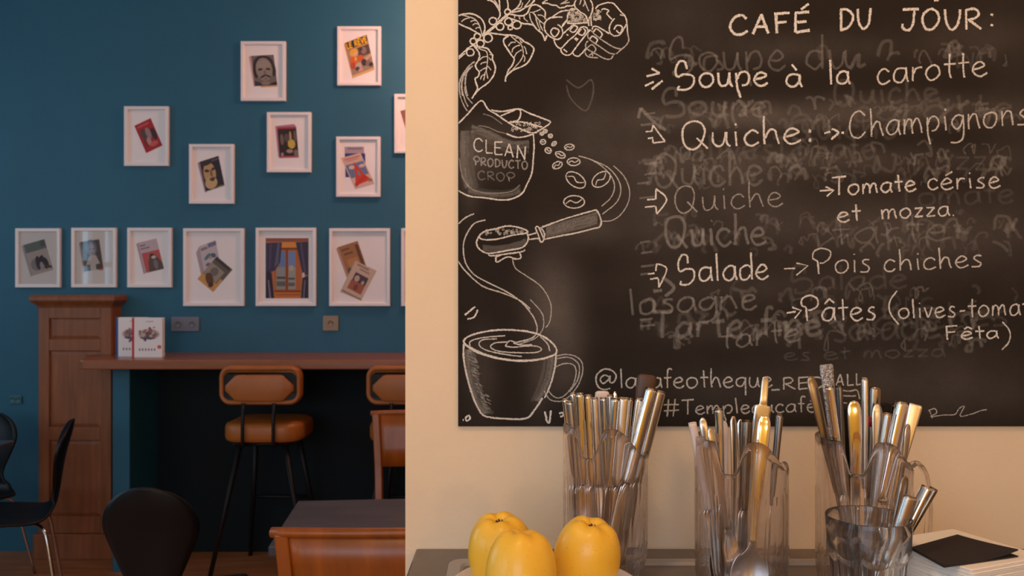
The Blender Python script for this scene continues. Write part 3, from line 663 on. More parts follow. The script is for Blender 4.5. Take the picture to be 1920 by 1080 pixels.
# ------------------------------------------------------------------ black shell chairs, dark table
def shell_chair(label, loc, rz, wide=1.0, ht=.80):
    """faces +y; backrest at -y"""
    t = thing('shell_chair', label, 'chair', loc, rz, 'black moulded shell chairs')
    zk = (ht - .45) / .35; Z = lambda z_: .45 + (z_ - .45) * zk if z_ > .45 else z_
    path = [(.20, .432), (.17, .446), (.10, .452), (0, .445), (-.09, .437), (-.145, .445), (-.178, .48), (-.192, .53), (-.203, .60), (-.218, .675), (-.231, .72), (-.241, .755), (-.247, .783), (-.25, .80)]
    wd = [.10, .165, .20, .205, .19, .155, .110, .080, .112, .148, .140, .113, .072, .018]
    path = spl([(a, Z(b), c) for (a, b), c in zip(path, wd)], 3)
    k = MB(); NU = 13; grid = []
    for i, (y, z, hw_) in enumerate(path):
        a = path[max(i - 1, 0)]; b = path[min(i + 1, len(path) - 1)]
        n = Vector((0, -(b[1] - a[1]), b[0] - a[0])).normalized()     # across the shell
        if n.y < 0 and z > .5: n = -n
        if z <= .5 and n.z < 0: n = -n
        row = []
        for j in range(NU):
            u_ = -1 + 2 * j / (NU - 1)
            cup = (.045 if z > .5 else .012) * u_ * u_ * (hw_ / .2)
            row.append((hw_ * u_ * (wide if z > .5 else 1), y + n.y * cup, z + n.z * cup))
        grid.append(row)
    vs = [p for r_ in grid for p in r_]; fs = []
    for i in range(len(grid) - 1):
        for j in range(NU - 1): fs.append((i * NU + j, i * NU + j + 1, (i + 1) * NU + j + 1, (i + 1) * NU + j))
    k.add(vs, fs, 0, True); o = k.build('shell', M['black_plastic'], t)
    s = o.modifiers.new('thick', 'SOLIDIFY'); s.thickness = .011; s.offset = 0
    for sx in (-1, 1):
        for sy in (-1, 1):
            k = MB(); k.tube(spl([(sx * .03, sy * .05, .425), (sx * .10, sy * .11, .424), (sx * .145, sy * .145, .40), (sx * .17, sy * .165, .30), (sx * .225, sy * .21, 0)], 4), .0075, 8)
            k.build('leg', M['chrome'], t)
    k = MB(); k.lathe([(0, .415), (.06, .415), (.06, .432), (0, .434)], 20); k.build('seat_mount', M['black_plastic'], t)
    return t
s1 = shell_chair('black shell chair seen side-on in front of the wooden pilaster, chrome legs', (-2.13, 3.60, 0), R(116), 1.0, .84)
s2 = shell_chair('black round-backed shell chair seen from behind, in front of the bar support', (-1.05, 2.66, 0), R(2), .92, .845)
s3 = dup(s2, 'black shell chair back at the far left edge behind the dark table', (-2.565, 4.02, 0), R(180))
s3.scale = (.93, .93, .93)
t = thing('dark_table', 'dark laminate table corner at the far left edge of the room', 'table', (-2.49, 3.50, 0))
k = MB(); k.prism(rrect(.34, .205, .03), lambda p, u: (p[0], p[1], .728 + .022 * u)); k.build('table_top', M['blue_table'], t, .004)
k = MB(); k.tube([(0, 0, .02), (0, 0, .728)], .03, 14); k.build('column', M['black_metal'], t)
k = MB(); k.lathe([(0, 0), (.19, 0), (.19, .012), (.03, .03), (0, .03)], 30); k.build('base', M['black_metal'], t)

# ------------------------------------------------------------------ chalkboard on the cream partition
BY = PY - .006
PX = BY / F
def gs(x, y, cx, cy, rx, ry): return math.exp(-(((x - cx) / rx) ** 2 + ((y - cy) / ry) ** 2))
BLOBS = [(1035, 560, 45, 85, .34), (1060, 650, 40, 60, .16), (1100, 240, 60, 80, .15), (1180, 300, 60, 120, .10), (900, 280, 45, 40, .24), (880, 340, 18, 60, .18), (1110, 430, 60, 28, .16),
         (905, 700, 26, 80, .15), (1010, 720, 22, 60, .14), (1060, 710, 30, 40, .12), (1500, 90, 180, 30, .14), (1300, 30, 90, 50, .10), (1830, 70, 120, 40, .12), (1400, 220, 200, 24, .30), (1560, 300, 330, 26, .17), (1700, 205, 220, 26, .22), (1350, 330, 150, 60, .16),
         (1550, 420, 330, 60, .15), (1750, 450, 170, 60, .14), (1450, 540, 250, 40, .12), (1420, 620, 200, 26, .10), (1700, 690, 260, 50, .10), (1500, 740, 260, 40, .12), (1800, 740, 160, 50, .10), (1240, 420, 60, 200, .06), (1900, 300, 60, 260, .06), (985, 240, 50, 15, .12), (1078, 30, 60, 40, .08)]
def dust(x, y): return .035 + sum(.85 * a * gs(x, y, cx, cy, rx, ry) for cx, cy, rx, ry, a in BLOBS)
bx0, bx1, by0, by1 = 859, 2500, -330, 799.5
def bp(px, py, lift=0): return ((px - 960) * PX, BY - lift, CAMZ - (py - 540) * PX)
nx, ny = 165, 114
me = bpy.data.meshes.new('chalkboard'); vs = []; fs = []; dv = []
for j in range(ny + 1):
    for i in range(nx + 1):
        x = bx0 + (bx1 - bx0) * i / nx; y = by0 + (by1 - by0) * j / ny
        vs.append(bp(x, y)); dv.append(dust(x, y))
for j in range(ny):
    for i in range(nx):
        a = j * (nx + 1) + i; fs.append((a, a + nx + 1, a + nx + 2, a + 1))
edge = [i for i in range(nx + 1)] + [(j + 1) * (nx + 1) - 1 for j in range(1, ny + 1)] + [ny * (nx + 1) + i for i in range(nx - 1, -1, -1)] + [j * (nx + 1) for j in range(ny - 1, 0, -1)]
b0 = len(vs)
for i in edge: vs.append((vs[i][0], PY - .0003, vs[i][2])); dv.append(.03)
n = len(edge)
for i in range(n): fs.append((edge[i], edge[(i + 1) % n], b0 + (i + 1) % n, b0 + i))
fs.append(tuple(b0 + i for i in range(n)))
me.from_pydata(vs, [], fs); me.materials.append(M['board'])
bm = bmesh.new(); bm.from_mesh(me); bmesh.ops.recalc_face_normals(bm, faces=bm.faces); bm.to_mesh(me); bm.free()
at = me.attributes.new('dust', 'FLOAT', 'POINT'); at.data.foreach_set('value', dv)
board = bpy.data.objects.new('chalkboard', me); C.objects.link(board)
tag(board, 'black chalkboard menu with chalk coffee drawings on the cream wall', 'chalkboard')

class Chalk:
    def __init__(s): s.v = []; s.f = []; s.op = []; s.ac = []; s.n = 0
    def stroke(s, pts, w=2.2, op=.85, smooth=True, taper=False):
        if smooth and len(pts) > 2: pts = spl([tuple(p) for p in pts], 5)
        if len(pts) < 2: return
        s.n += 1; lift = .00025 + s.n * 2.5e-6
        b = len(s.v); m = len(pts); cl = pts[0] == pts[-1]
        for i, p in enumerate(pts):
            a = pts[max(i - 1, 0)] if not (cl and i == 0) else pts[-2]
            c = pts[min(i + 1, m - 1)] if not (cl and i == m - 1) else pts[1]
            dx, dy = c[0] - a[0], c[1] - a[1]; l = math.hypot(dx, dy) or 1
            ww = w * random.uniform(.86, 1.14)
            if taper: ww *= .35 + .65 * math.sin(math.pi * i / (m - 1))
            nx_, ny_ = -dy / l * ww, dx / l * ww
            for q, e in ((1, 1), (0, 0), (-1, -1)):
                X, Y = p[0] + nx_ * q, p[1] + ny_ * q
                X = max(X, 859.6); Y = min(Y, 798.5)
                s.v.append(bp(X, Y, lift)); s.ac.append(e); s.op.append(op * random.uniform(.82, 1.0))
        for i in range(m - 1):
            for q in (0, 1):
                k = b + i * 3 + q; s.f.append((k, k + 1, k + 4, k + 3))
    def S(s, txt, off, sc, w=2.2, op=.85, taper=False):
        s.stroke([(off[0] + float(a) / sc, off[1] + float(c) / sc) for a, c in (q.split(',') for q in txt.split())], w, op, True, taper)
    def many(s, lst, off, sc, w=2.2, op=.85):
        for t_ in lst: s.S(t_, off, sc, w, op)
    def word(s, string, *a, **k_):
        q = Chalk(); q.n = s.n; q.text(string, *a, **k_); s.n = q.n; q.build('chalk_word', 'chalk word ' + string.strip('.:'))
    def text(s, string, x0, x1, b0, b1, xh, w=2.2, op=.85, jit=.03):
        for st in text_strokes(string, x0, x1, b0, b1, xh, jit): s.stroke(st, w, op, False)
    def scribble(s, x0, y0, x1, y1, n, w=1.0, op=.6, r=5):
        for _ in range(n):
            x = random.uniform(x0, x1); y = random.uniform(y0, y1); a = random.uniform(0, 6)
            s.stroke([(x + r * random.uniform(.3, 1) * math.cos(a + k * 1.1), y + r * random.uniform(.3, 1) * math.sin(a + k * 1.1)) for k in range(6)], w, op)
    def build(s, name, label=None):
        me = bpy.data.meshes.new(name); me.from_pydata(s.v, [], s.f); me.materials.append(M['chalk'])
        me.attributes.new('op', 'FLOAT', 'POINT').data.foreach_set('value', s.op)
        me.attributes.new('ac', 'FLOAT', 'POINT').data.foreach_set('value', s.ac)
        o = bpy.data.objects.new(name, me); C.objects.link(o); o.parent = board
        if label: o['label'] = label
        return o
random.seed(11)
# half erased older writing
g = Chalk()
G = [('Soupe', 1240, 1440, 215, 218, 26, 4, .09), ('Quiche', 1225, 1430, 350, 345, 34, 3.5, .11), ('Quiche', 1246, 1436, 463, 458, 32, 3.6, .17), ('lasagne', 1178, 1420, 590, 578, 26, 3, .15), ('Tarte fine', 1222, 1540, 634, 628, 28, 4.5, .13),
     ('tarte', 1352, 1500, 656, 640, 24, 2.6, .16), ('es et mozza', 1470, 1772, 676, 668, 14, 2.4, .08), ('Tomate', 1450, 1640, 300, 296, 24, 4, .07), ('Quiche', 1560, 1760, 195, 190, 24, 4, .08), ('carotte', 1600, 1900, 228, 220, 26, 4, .08),
     ('tarte', 1560, 1780, 460, 450, 30, 2.6, .10), ('Salade', 1480, 1700, 545, 540, 24, 3.5, .07), ('chiches', 1640, 1890, 620, 610, 26, 3.5, .07), ('Soupe du', 1250, 1590, 135, 128, 34, 3, .10), ('mozza', 1700, 1890, 320, 318, 24, 3, .07),
     ('olives', 1290, 1450, 300, 296, 24, 4, .07), ('Quiche', 1480, 1680, 262, 258, 26, 4, .07), ('Tomate', 1680, 1900, 388, 380, 24, 3.4, .06), ('salade', 1560, 1760, 640, 632, 30, 4, .08)]
for t_, x0, x1, a, b, xh, w_, op in G: g.text(t_, x0, x1, a, b, xh, w_, op * (.6 if op < .085 else 1), .06)
for i in range(300):
    x = random.uniform(1195, 1895); y = random.choice([105, 205, 225, 290, 310, 330, 415, 440, 460, 555, 600, 630]) + random.uniform(-16, 16)
    r = random.uniform(7, 17); a0 = random.uniform(0, 6)
    g.stroke([(x + k * r * .35 + r * .6 * math.cos(a0 + k * random.uniform(.9, 1.8)), y + r * math.sin(a0 + k * random.uniform(.9, 1.8))) for k in range(random.randint(4, 8))], random.uniform(1.6, 4.6), random.uniform(.03, .085))
for y in (215, 235, 308, 328, 345, 372, 455, 475, 500, 515, 600, 612):
    x = random.uniform(1192, 1210); g.stroke([(x, y), (x + random.uniform(14, 34), y - 3)], 2.6, .13)
g.many(['75,730 165,825 245,880', '75,730 60,800', '1200,0'][:2], (1180, 0), 3.6, 4, .17)
g.many(['220,790 300,860 240,920', '160,885 220,880'], (1180, 300), 3.6, 4, .18)
g.stroke([(1062, 150), (1085, 165), (1108, 150), (1112, 175), (1098, 208), (1070, 185), (1062, 160)], 2, .08)
g.build('erased_writing', 'smudged half-erased chalk words behind the menu')['kind'] = 'stuff'

c = Chalk(); W = 2.7
c.word('CAFÉ', 1367, 1520, 66, 60, 20.5, W + .5, .95); c.word('DU', 1573, 1636, 57, 54, 22, W + .3, .92); c.word('JOUR', 1690, 1842, 57, 56, 22, W + .3, .92)
for y in (27, 47): c.stroke([(1857, y), (1862, y + 1)], 3, .9)
c.stroke([(1751, 1), (1760, 0)], 3, .9)
c.build('chalk_colon')
c = Chalk()
c.many(['115,515 205,495', '150,462 205,495', '105,580 165,552', '150,603 225,545'], (1180, 0), 3.6, 2.6, .9)
c.word('Soupe', 1263, 1440, 164, 161, 26, W, .92); c.word('à', 1473, 1504, 163, 163, 24, W, .9); c.word('la', 1553, 1594, 158, 158, 24, W, .88); c.word('carotte', 1643, 1850, 158, 142, 27, 2.3, .78)
c.build('chalk_marks', 'chalk arrows and marks of the menu')
c = Chalk()
c.many(['110,890 150,885', '160,845 150,890', '160,845 200,900 240,955', '240,955 160,965', '155,925 160,965', '125,935 155,930'], (1180, 0), 3.6, 2, .85)
c.word('Quiche', 1276, 1502, 279, 268, 28, 2.5, .88)
for y in (245, 262): c.stroke([(1516, y), (1521, y + 1)], 4, .8)
c.many(['20,900 60,890', '70,870 115,895 65,940', '135,895 152,897'], (1540, 0), 3.6, 2.6, .9)
c.word('Champignons', 1590, 1928, 260, 233, 28, 2.1, .66)
c.build('chalk_marks', 'chalk arrows and marks of the menu')
c = Chalk()
c.many(['120,268 175,265', '180,195 178,265', '180,195 252,265 185,365', '185,365 178,312', '105,318 175,312'], (1180, 300), 3.6, 2, .9)
c.word('Quiche', 1262, 1468, 398, 386, 26, 1.9, .34)
c.stroke([(1537, 358), (1562, 356)], 2.2, .9); c.stroke([(1548, 350), (1563, 357), (1550, 368)], 2.2, .9, False)
c.word('Tomate', 1560, 1717, 367, 358, 19, 2.3, .85); c.word('cérise', 1738, 1876, 356, 352, 20, 2.1, .75)
c.word('et', 1570, 1614, 417, 413, 18, 2.2, .82); c.word('mozza.', 1652, 1792, 411, 404, 18, 2.1, .78)
c.build('chalk_marks', 'chalk arrows and marks of the menu')
c = Chalk()
c.many(['125,770 170,765', '185,700 178,750', '185,700 252,735 200,860', '200,860 195,800', '140,805 195,795'], (1180, 300), 3.6, 2, .85)
c.word('Salade', 1268, 1441, 530, 523, 27, 2.4, .86)
c.stroke([(1470, 504), (1491, 503)], 1.8, .8); c.stroke([(1493, 493), (1515, 498), (1493, 516)], 1.8, .8, False)
c.word('Pois', 1523, 1633, 514, 510, 24, 1.9, .68); c.word('chiches', 1656, 1842, 509, 500, 21, 2, .68)
c.build('chalk_marks', 'chalk arrows and marks of the menu')
c = Chalk()
c.stroke([(1475, 587), (1492, 584)], 2.3, .9); c.stroke([(1485, 576), (1502, 582), (1490, 597)], 2.3, .9, False)
c.word('Pâtes', 1501, 1643, 602, 600, 24, 2.2, .85); c.text('(', 1660, 1686, 596, 596, 25, 2, .8); c.word('olives', 1684, 1792, 597, 594, 19, 2, .75); c.word('-tomates', 1798, 1975, 595, 588, 20, 2, .72)
c.word('Fêta', 1772, 1872, 637, 634, 14, 2, .85); c.text(')', 1876, 1896, 645, 645, 22, 1.8, .75)
c.build('chalk_marks', 'chalk arrows and marks of the menu')
c = Chalk()
c.word('@lacafeotheque', 1115, 1448, 728, 726, 19, 1.9, .62); c.word('_RED', 1446, 1548, 731, 729, 12.5, 1.9, .6); c.word('ALL', 1566, 1618, 724, 721, 12, 1.9, .6)
c.word('#Templeducafé', 1244, 1530, 778, 772, 15.5, 1.9, .58)
c.many(['470,310 560,320 640,310 670,410', '470,370 560,375 630,372', '470,450 530,455'], (1500, 680), 6, 1.9, .5)
c.stroke([(1740, 770), (1752, 766), (1756, 774), (1745, 781), (1770, 778), (1790, 777), (1798, 766), (1808, 762), (1800, 780), (1822, 776), (1838, 770), (1850, 768)], 1.3, .5); c.stroke([(1742, 768), (1748, 784)], 1.2, .5)
c.build('signature', 'chalk signature and pictogram along the bottom')
# branch
c = Chalk(); o6 = (860, 0)
c.many(['0,175 60,158 140,155 210,180 265,225 293,290 290,350 270,390', '0,265 60,295 130,325 200,365 250,400', '265,410 330,350 430,265 510,190 600,130', '310,385 420,290 500,215 575,150', '320,0 370,10 420,55 460,130 465,175 440,220', '455,0 460,60 460,120', '545,0 555,50 555,100',
  '590,135 650,95 690,40 700,0', '600,140 680,125 760,80 800,60 855,0', '580,160 700,180 770,150 800,90 830,50', '830,60 880,55 940,95 975,140 970,200 985,215', '540,195 600,215 660,235 720,265 780,270 840,285 880,330 930,370 955,410 970,460', '970,460 990,400', '310,380 370,375 450,385 540,395 620,400 690,430 740,470 800,500 845,550 825,620 780,700 720,745 620,785 560,830 530,870 525,920',
  '560,405 510,440 510,490 560,570 600,630 625,660 605,730 560,790 545,840', '165,510 215,570 235,620 220,680 190,730 200,770 230,810 220,860 185,885 200,950 210,1000 170,1075', '165,510 250,530 320,545 350,580 380,620 380,670 410,740 410,800 380,870 320,940 230,1005 170,1075 150,1110', '0,640 60,585 110,540 165,505', '0,660 70,600'], o6, 6, 1.9, .88)
c.many(['25,165 100,185 180,215 225,270 250,340 262,395', '30,245 70,215 130,200', '135,245 170,230 205,235', '155,285 190,265 225,275', '190,325 210,310 240,315', '400,0 440,60 455,110', '735,180 740,210 780,245', '630,175 630,205', '675,180 690,220', '795,150 810,220 850,290', '860,160 880,250 915,340', '905,240 920,290 950,350', '800,140 850,135 920,105', '835,140 880,200 920,240 975,280', '890,170 940,175 975,205',
  '640,100 700,90 720,30', '740,80 790,20 800,0', '590,410 650,460 700,500 720,550 725,620 690,690 610,780', '640,430 680,430 700,470 720,480', '560,520 590,480 640,475', '600,590 610,550 650,520 690,510', '630,640 650,600 710,560', '735,520 755,560 765,610', '725,620 745,650 735,695', '180,515 250,555 310,580 325,640 320,740 310,800 330,885', '230,680 270,645 320,635', '245,725 275,705 315,700', '240,800 280,775 320,760', '330,745 365,790', '300,810 290,860 280,905', '290,840 260,855 245,895', '350,610 375,620', '340,650 365,680'], o6, 6, 1.4, .75)
for x, y, r in ((550, 135, 32), (385, 238, 42), (465, 300, 42), (560, 245, 42), (655, 280, 47), (580, 312, 25), (330, 430, 48), (210, 410, 36), (165, 465, 35), (245, 490, 42), (130, 590, 42)):
    q = ell(x, y, r, r * .95, 0, 12); c.stroke([(860 + a / 6, b / 6) for a, b in q + [q[0]]], 1.8, .9)
c.many(['180,695 120,740 60,820 20,900 5,960', '160,740 100,800 75,900 80,1000 100,1080', '130,760 60,850 35,950 45,1080'], o6, 6, 2.0, .55)
c.many(['40,560 45,640 70,710 95,750', '75,590 90,650 130,700', '52,580 80,680 100,720'], (850, 0), 3.6, 1.6, .5)
c.build('branch_drawing', 'chalk drawing of a coffee branch with berries and leaves')
# hands
c = Chalk(); o9 = (1010, 0)
c.many(['60,60 120,10 150,0', '60,60 150,55 220,85 300,95 350,130 430,125 480,100 560,100 610,75', '630,0 605,60 620,130 700,200 790,260 820,340 830,400', '870,0 905,70 910,160 880,260 850,320 845,440', '880,270 885,360 890,440', '520,175 440,180 340,210 240,280 150,330 100,400 100,500 150,580 230,640 310,665 370,640 405,580 400,510 370,450 320,415',
  '220,300 300,290 400,290', '240,480 205,530 225,590 280,620 340,540 330,500 270,475 240,480', '390,460 470,360 500,380', '260,670 280,740 330,800 390,810 500,690 620,590 700,470', '410,570 480,510 570,430 620,420', '380,810 380,870 430,920 510,930 570,880 690,720 800,580 830,520 810,470 760,450 700,470', '600,435 530,510 560,540 600,540 655,470 600,435', '720,490 670,560 740,595 790,520 750,480',
  '570,880 600,930 660,950 710,920 790,830 810,800', '600,650 650,690', '620,635 665,670', '420,830 480,880', '470,580 500,600', '520,175 560,150 620,160', '520,190 490,260 480,330 420,400 400,440', '480,390 600,400 720,390 830,380', '960,150 1000,100 1080,65 1180,45 1260,60 1310,110 1400,210 1450,260 1480,340 1490,420 1500,560', '1370,250 1440,265', '1060,165 1110,150 1180,180 1150,230 1200,290 1240,330',
  '1280,310 1220,390 1190,480 1210,560 1270,605 1340,600 1390,560 1440,480 1480,410', '1270,500 1320,430 1410,455 1370,560 1310,510', '905,500 920,450 990,450 1080,500 1190,570', '920,540 980,490 1070,570 1040,640', '830,550 870,500', '860,660 910,610 990,670 960,730'], o9, 9, 1.7, .9)
c.many(['1500,560 1520,690 1460,780 1400,830 1310,910', '880,510 905,540 1020,640 1150,730 1300,810 1390,825', '830,550 835,640 900,700 1050,800 1180,890 1290,915', '835,690 795,740 810,820 930,890 1050,960 1150,1000 1220,990 1260,930', '820,810 900,755 965,830 930,890', '800,830 780,880 820,950 910,970 1000,975', '910,890 850,940', '910,900 910,970'], o9, 9, 1.6, .55)
c.many(['370,70 440,30 490,0', '400,60 520,40', '690,80 710,20 720,0', '750,110 780,40 765,0', '780,20 810,110 845,190'], o9, 9, 1.3, .75)
for _ in range(70):
    u, v = random.random(), random.random(); y = 165 + v * 215; x0 = 520 - 60 * v; x1 = 640 + 200 * v
    x = x0 + (x1 - x0) * u; c.scribble(1010 + x / 9, y / 9, 1010 + x / 9 + .1, y / 9 + .1, 1, .7, .55, 2.6)
c.scribble(1112, 19, 1126, 38, 30, .7, .6, 2.6)
c.build('hands_drawing', 'chalk drawing of cupped hands holding soil and a seedling')
# bag, beans
c = Chalk(); o3 = (850, 180)
c.many(['35,185 90,130 185,32 235,90 300,130 380,185 460,225 540,250 600,220 655,178 600,150 520,120 440,88 330,105 255,95', '320,135 390,105 440,88 455,120 435,165 380,175', '370,180 450,175 520,190 600,210', '360,255 420,278 480,275 535,258', '540,255 545,330 540,420 530,520 500,590 470,650 430,680 370,700 300,700 220,688 130,680 80,665 35,640'], o3, 3.6, 1.9, .85)
c.many(['90,600 140,635 220,655 320,655 400,640 450,600', '40,420 60,540 110,620', '200,120 260,140 330,190', '170,200 230,210 300,240 360,255'], o3, 3.6, 1.4, .25)
c.scribble(960, 230, 1012, 246, 24, .8, .7, 3)
for dx, op in ((5, .14), (13, .10), (22, .05)):
    c.stroke([(863 + dx, 245), (862 + dx, 285), (864 + dx, 325), (872 + dx, 352)], 6, op)
    c.stroke([(884, 232 + dx), (920, 245 + dx), (955, 262 + dx), (992, 262 + dx)], 5, op)
    c.stroke([(878, 362 - dx * .5), (915, 369 - dx * .5), (950, 370 - dx * .5), (976, 362 - dx * .5)], 4, op * .7)
c.text('CLEAN', 887, 988, 282, 300, 13.5, 1.7, .8); c.text('PRODUCTO', 888, 990, 310, 318, 8.5, 1.9, .30); c.text('CROP', 895, 966, 336, 342, 9, 1.6, .16)
c.build('bag_drawing', 'chalk drawing of an open sack reading CLEAN')
c = Chalk()
for x, y, rx, ry, a in ((605, 310, 18, 16, 0), (620, 237, 14, 12, 0), (597, 255, 12, 10, 0), (655, 270, 14, 12, 0), (680, 322, 18, 12, -40), (640, 368, 22, 18, 30), (783, 345, 32, 20, -5), (722, 397, 34, 20, 20), (702, 467, 34, 22, -25), (812, 444, 43, 26, 0), (826, 567, 74, 44, 35), (998, 563, 68, 44, -35), (815, 715, 70, 42, 0)):
    q = ell(x, y, rx, ry, a, 12); c.stroke([(850 + p / 3.6, 180 + r_ / 3.6) for p, r_ in q + [q[0]]], 1.5, .75)
    ca, sa = math.cos(R(a)), math.sin(R(a))
    c.stroke([(850 + (x + u * ca - v * sa) / 3.6, 180 + (y + u * sa + v * ca) / 3.6) for u, v in ((-rx * .8, ry * .3), (-rx * .35, -ry * .2), (rx * .2, ry * .15), (rx * .75, -ry * .4))], 1.4, .7)
c.many(['845,405 930,430 1010,480 1070,550 1088,620 1060,690 1000,745', '930,430 1040,480 1110,560 1130,640 1100,720 1005,798', '1080,470 1150,540 1188,630 1180,720 1130,800 1070,840 1005,845'], o3, 3.6, 1.4, .52)
c.build('beans_drawing', 'chalk drawing of falling coffee beans')
c = Chalk()
c.many(['600,885 720,840 850,800 965,768', '965,768 985,800 998,850 990,880 965,893', '965,890 850,920 720,945 610,968', '555,890 575,885 600,940 610,970 590,985 570,930 555,890', '590,885 615,930 612,970', '500,940 560,925', '510,968 585,960', '175,950 210,915 290,895 360,878 430,885 490,905 495,925 400,940 300,965 210,970 175,950', '180,935 158,980 165,1020 200,1050 250,1062 380,1040 470,1020 505,970 500,930'], o3, 3.6, 1.9, .8)
c.many(['170,190 180,205 260,195 330,185 345,175', '205,210 210,235 260,210 300,220 325,215 320,190', '205,210 230,200'], (850, 400), 2.571, 1.9, .8)
c.scribble(908, 428, 980, 440, 40, .7, .5, 2.5)
for k_, op in enumerate((.14, .16, .16, .12)):
    c.stroke([(1022 + 2, 428 + k_ * 5), (1060, 417 + k_ * 5.5), (1095, 407 + k_ * 6), (1120, 399 + k_ * 6)], 3.6, op)
for k_ in (0, 6): c.stroke([(905, 462 + k_), (930, 464 + k_), (965, 458 + k_), (986, 450 + k_)], 4, .10)
c.build('portafilter_drawing', 'chalk drawing of a coffee portafilter')
c = Chalk(); o4 = (850, 400)
c.many(['155,32 100,50 60,110 48,170 60,240 100,295 170,335 260,380 330,430 380,490 402,540 400,580 370,605 290,625', '25,50 60,20 100,2', '22,230 60,280 140,350 240,385 320,420 370,460'], o4, 2.571, 1.7, .68)
c.many(['370,415 420,470 435,510 430,560 390,605 310,632', '285,220 300,265 350,300 420,350 460,410 472,460 465,520 445,552'], o4, 2.571, 1.4, .5)
c.many(['50,620 70,595 130,575 220,562 320,565 400,580 460,610 495,650 490,680 430,700 330,710 230,700 140,675 80,645 50,620', '55,632 120,672 230,702 330,712 420,704 488,682', '50,630 50,700 65,780 90,870 120,940 155,978 250,990 350,988 390,950 430,890', '495,680 490,740 470,820 440,890'], o4, 2.571, 2.2, .85)
c.many(['80,640 85,615 150,598 250,590', '420,595 455,630 465,665', '210,605 140,610 125,635 160,660 250,680 330,690', '260,620 200,625 180,645 220,665 320,672 400,670 425,655 400,640 340,640', '290,625 330,635 380,632', '250,640 270,615 300,622', '250,640 300,645 380,634'], o4, 2.571, 1.6, .7)
c.many(['490,690 540,680 590,690 620,720 622,770 600,830 560,880 520,905 470,900 445,870 440,855', '485,745 530,725 575,728 592,760 580,820 545,870 510,890 480,880 455,850', '500,700 560,695 605,730 600,800 560,860'], o4, 2.571, 1.5, .5)
c.many(['55,490 105,450', '68,510 100,500 118,465', '45,995 50,996', '60,985 75,975 80,990 65,1000 60,985', '440,955 450,990', '470,950 462,1010 445,990', '510,965 525,960 530,975 515,980'], o4, 2.571, 2.2, .9)
for dx, op in ((4, .16), (10, .10), (18, .06)):
    c.stroke([(871 + dx, 655), (873 + dx, 690), (880 + dx, 728), (892 + dx, 760), (906 + dx, 776)], 5, op)
    c.stroke([(1040 - dx, 668), (1036 - dx, 700), (1026 - dx, 730), (1012 - dx * .8, 752)], 4, op)
for _ in range(120):
    y = random.uniform(655, 765); x = 872 + (y - 650) * .20 + random.uniform(0, 14) + (8 if y > 735 else 0); c.stroke([(x, y), (x + random.uniform(3, 9), y + random.uniform(2, 5))], .7, random.uniform(.08, .3), False)
c.build('cup_drawing', 'chalk drawing of a cup of coffee with rising swirls')

# ------------------------------------------------------------------ counter and tray
CT = .995
k = MB(); k.prism([(-.153, .66), (1.6, .66), (1.6, PY - .0005), (-.153, PY - .0005)], lambda p, u: (p[0], p[1], CT - .035 + .035 * u))
o = k.build('worktop', M['counter'], None, .003, 2); tag(o, 'dark grey worktop along the cream wall under the chalkboard', 'worktop')
o.location = (0, 0, 0)
t = thing('counter_cabinet', 'counter base under the dark grey worktop', 'counter', (.7, 1.0, 0))
k = MB(); k.box((-.82, -.30, .08), (.9, .359, CT - .035)); k.build('carcass', M['counter_base'], t, .002)
k = MB(); k.box((-.80, -.26, 0), (.9, .359, .08)); k.build('plinth', M['black_plastic'], t)
for i in range(3):
    k = MB(); x0 = -.81 + i * .57; k.box((x0, -.318, .10), (x0 + .55, -.3005, CT - .05)); d_ = k.build('door', M['counter_base'], t, .002)
    k = MB(); k.tube([(x0 + .47, -.345, .62), (x0 + .47, -.345, .80)], .006, 8); k.build('door_handle', M['chrome'], d_)
TZ = CT + .002
t = thing('serving_tray', 'shallow grey plastic tray on the worktop carrying jugs, bowl and napkins', 'tray', (.33, 1.0, CT))
tx0, tx1, ty0, ty1 = -.094 - .33, .78 - .33, -.22, .292
tcx, tcy, thx, thy = (tx0 + tx1) / 2, (ty0 + ty1) / 2, (tx1 - tx0) / 2, (ty1 - ty0) / 2
def rr(i, z, r): return [(tcx + p[0], tcy + p[1], z) for p in rrect(thx - i, thy - i, r, 5)]
k = MB(); k.loft([rr(0, .0003, .02), rr(0, .004, .02), rr(.002, .0058, .019), rr(.018, .0058, .014), rr(.022, .002, .012)], 0, False, False); k.build('rim', M['tray'], t)
k = MB(); k.loft([rr(.0215, .0003, .012), rr(.0215, .002, .012)], 0, False, True); k.build('well', M['tray_dark'], t)

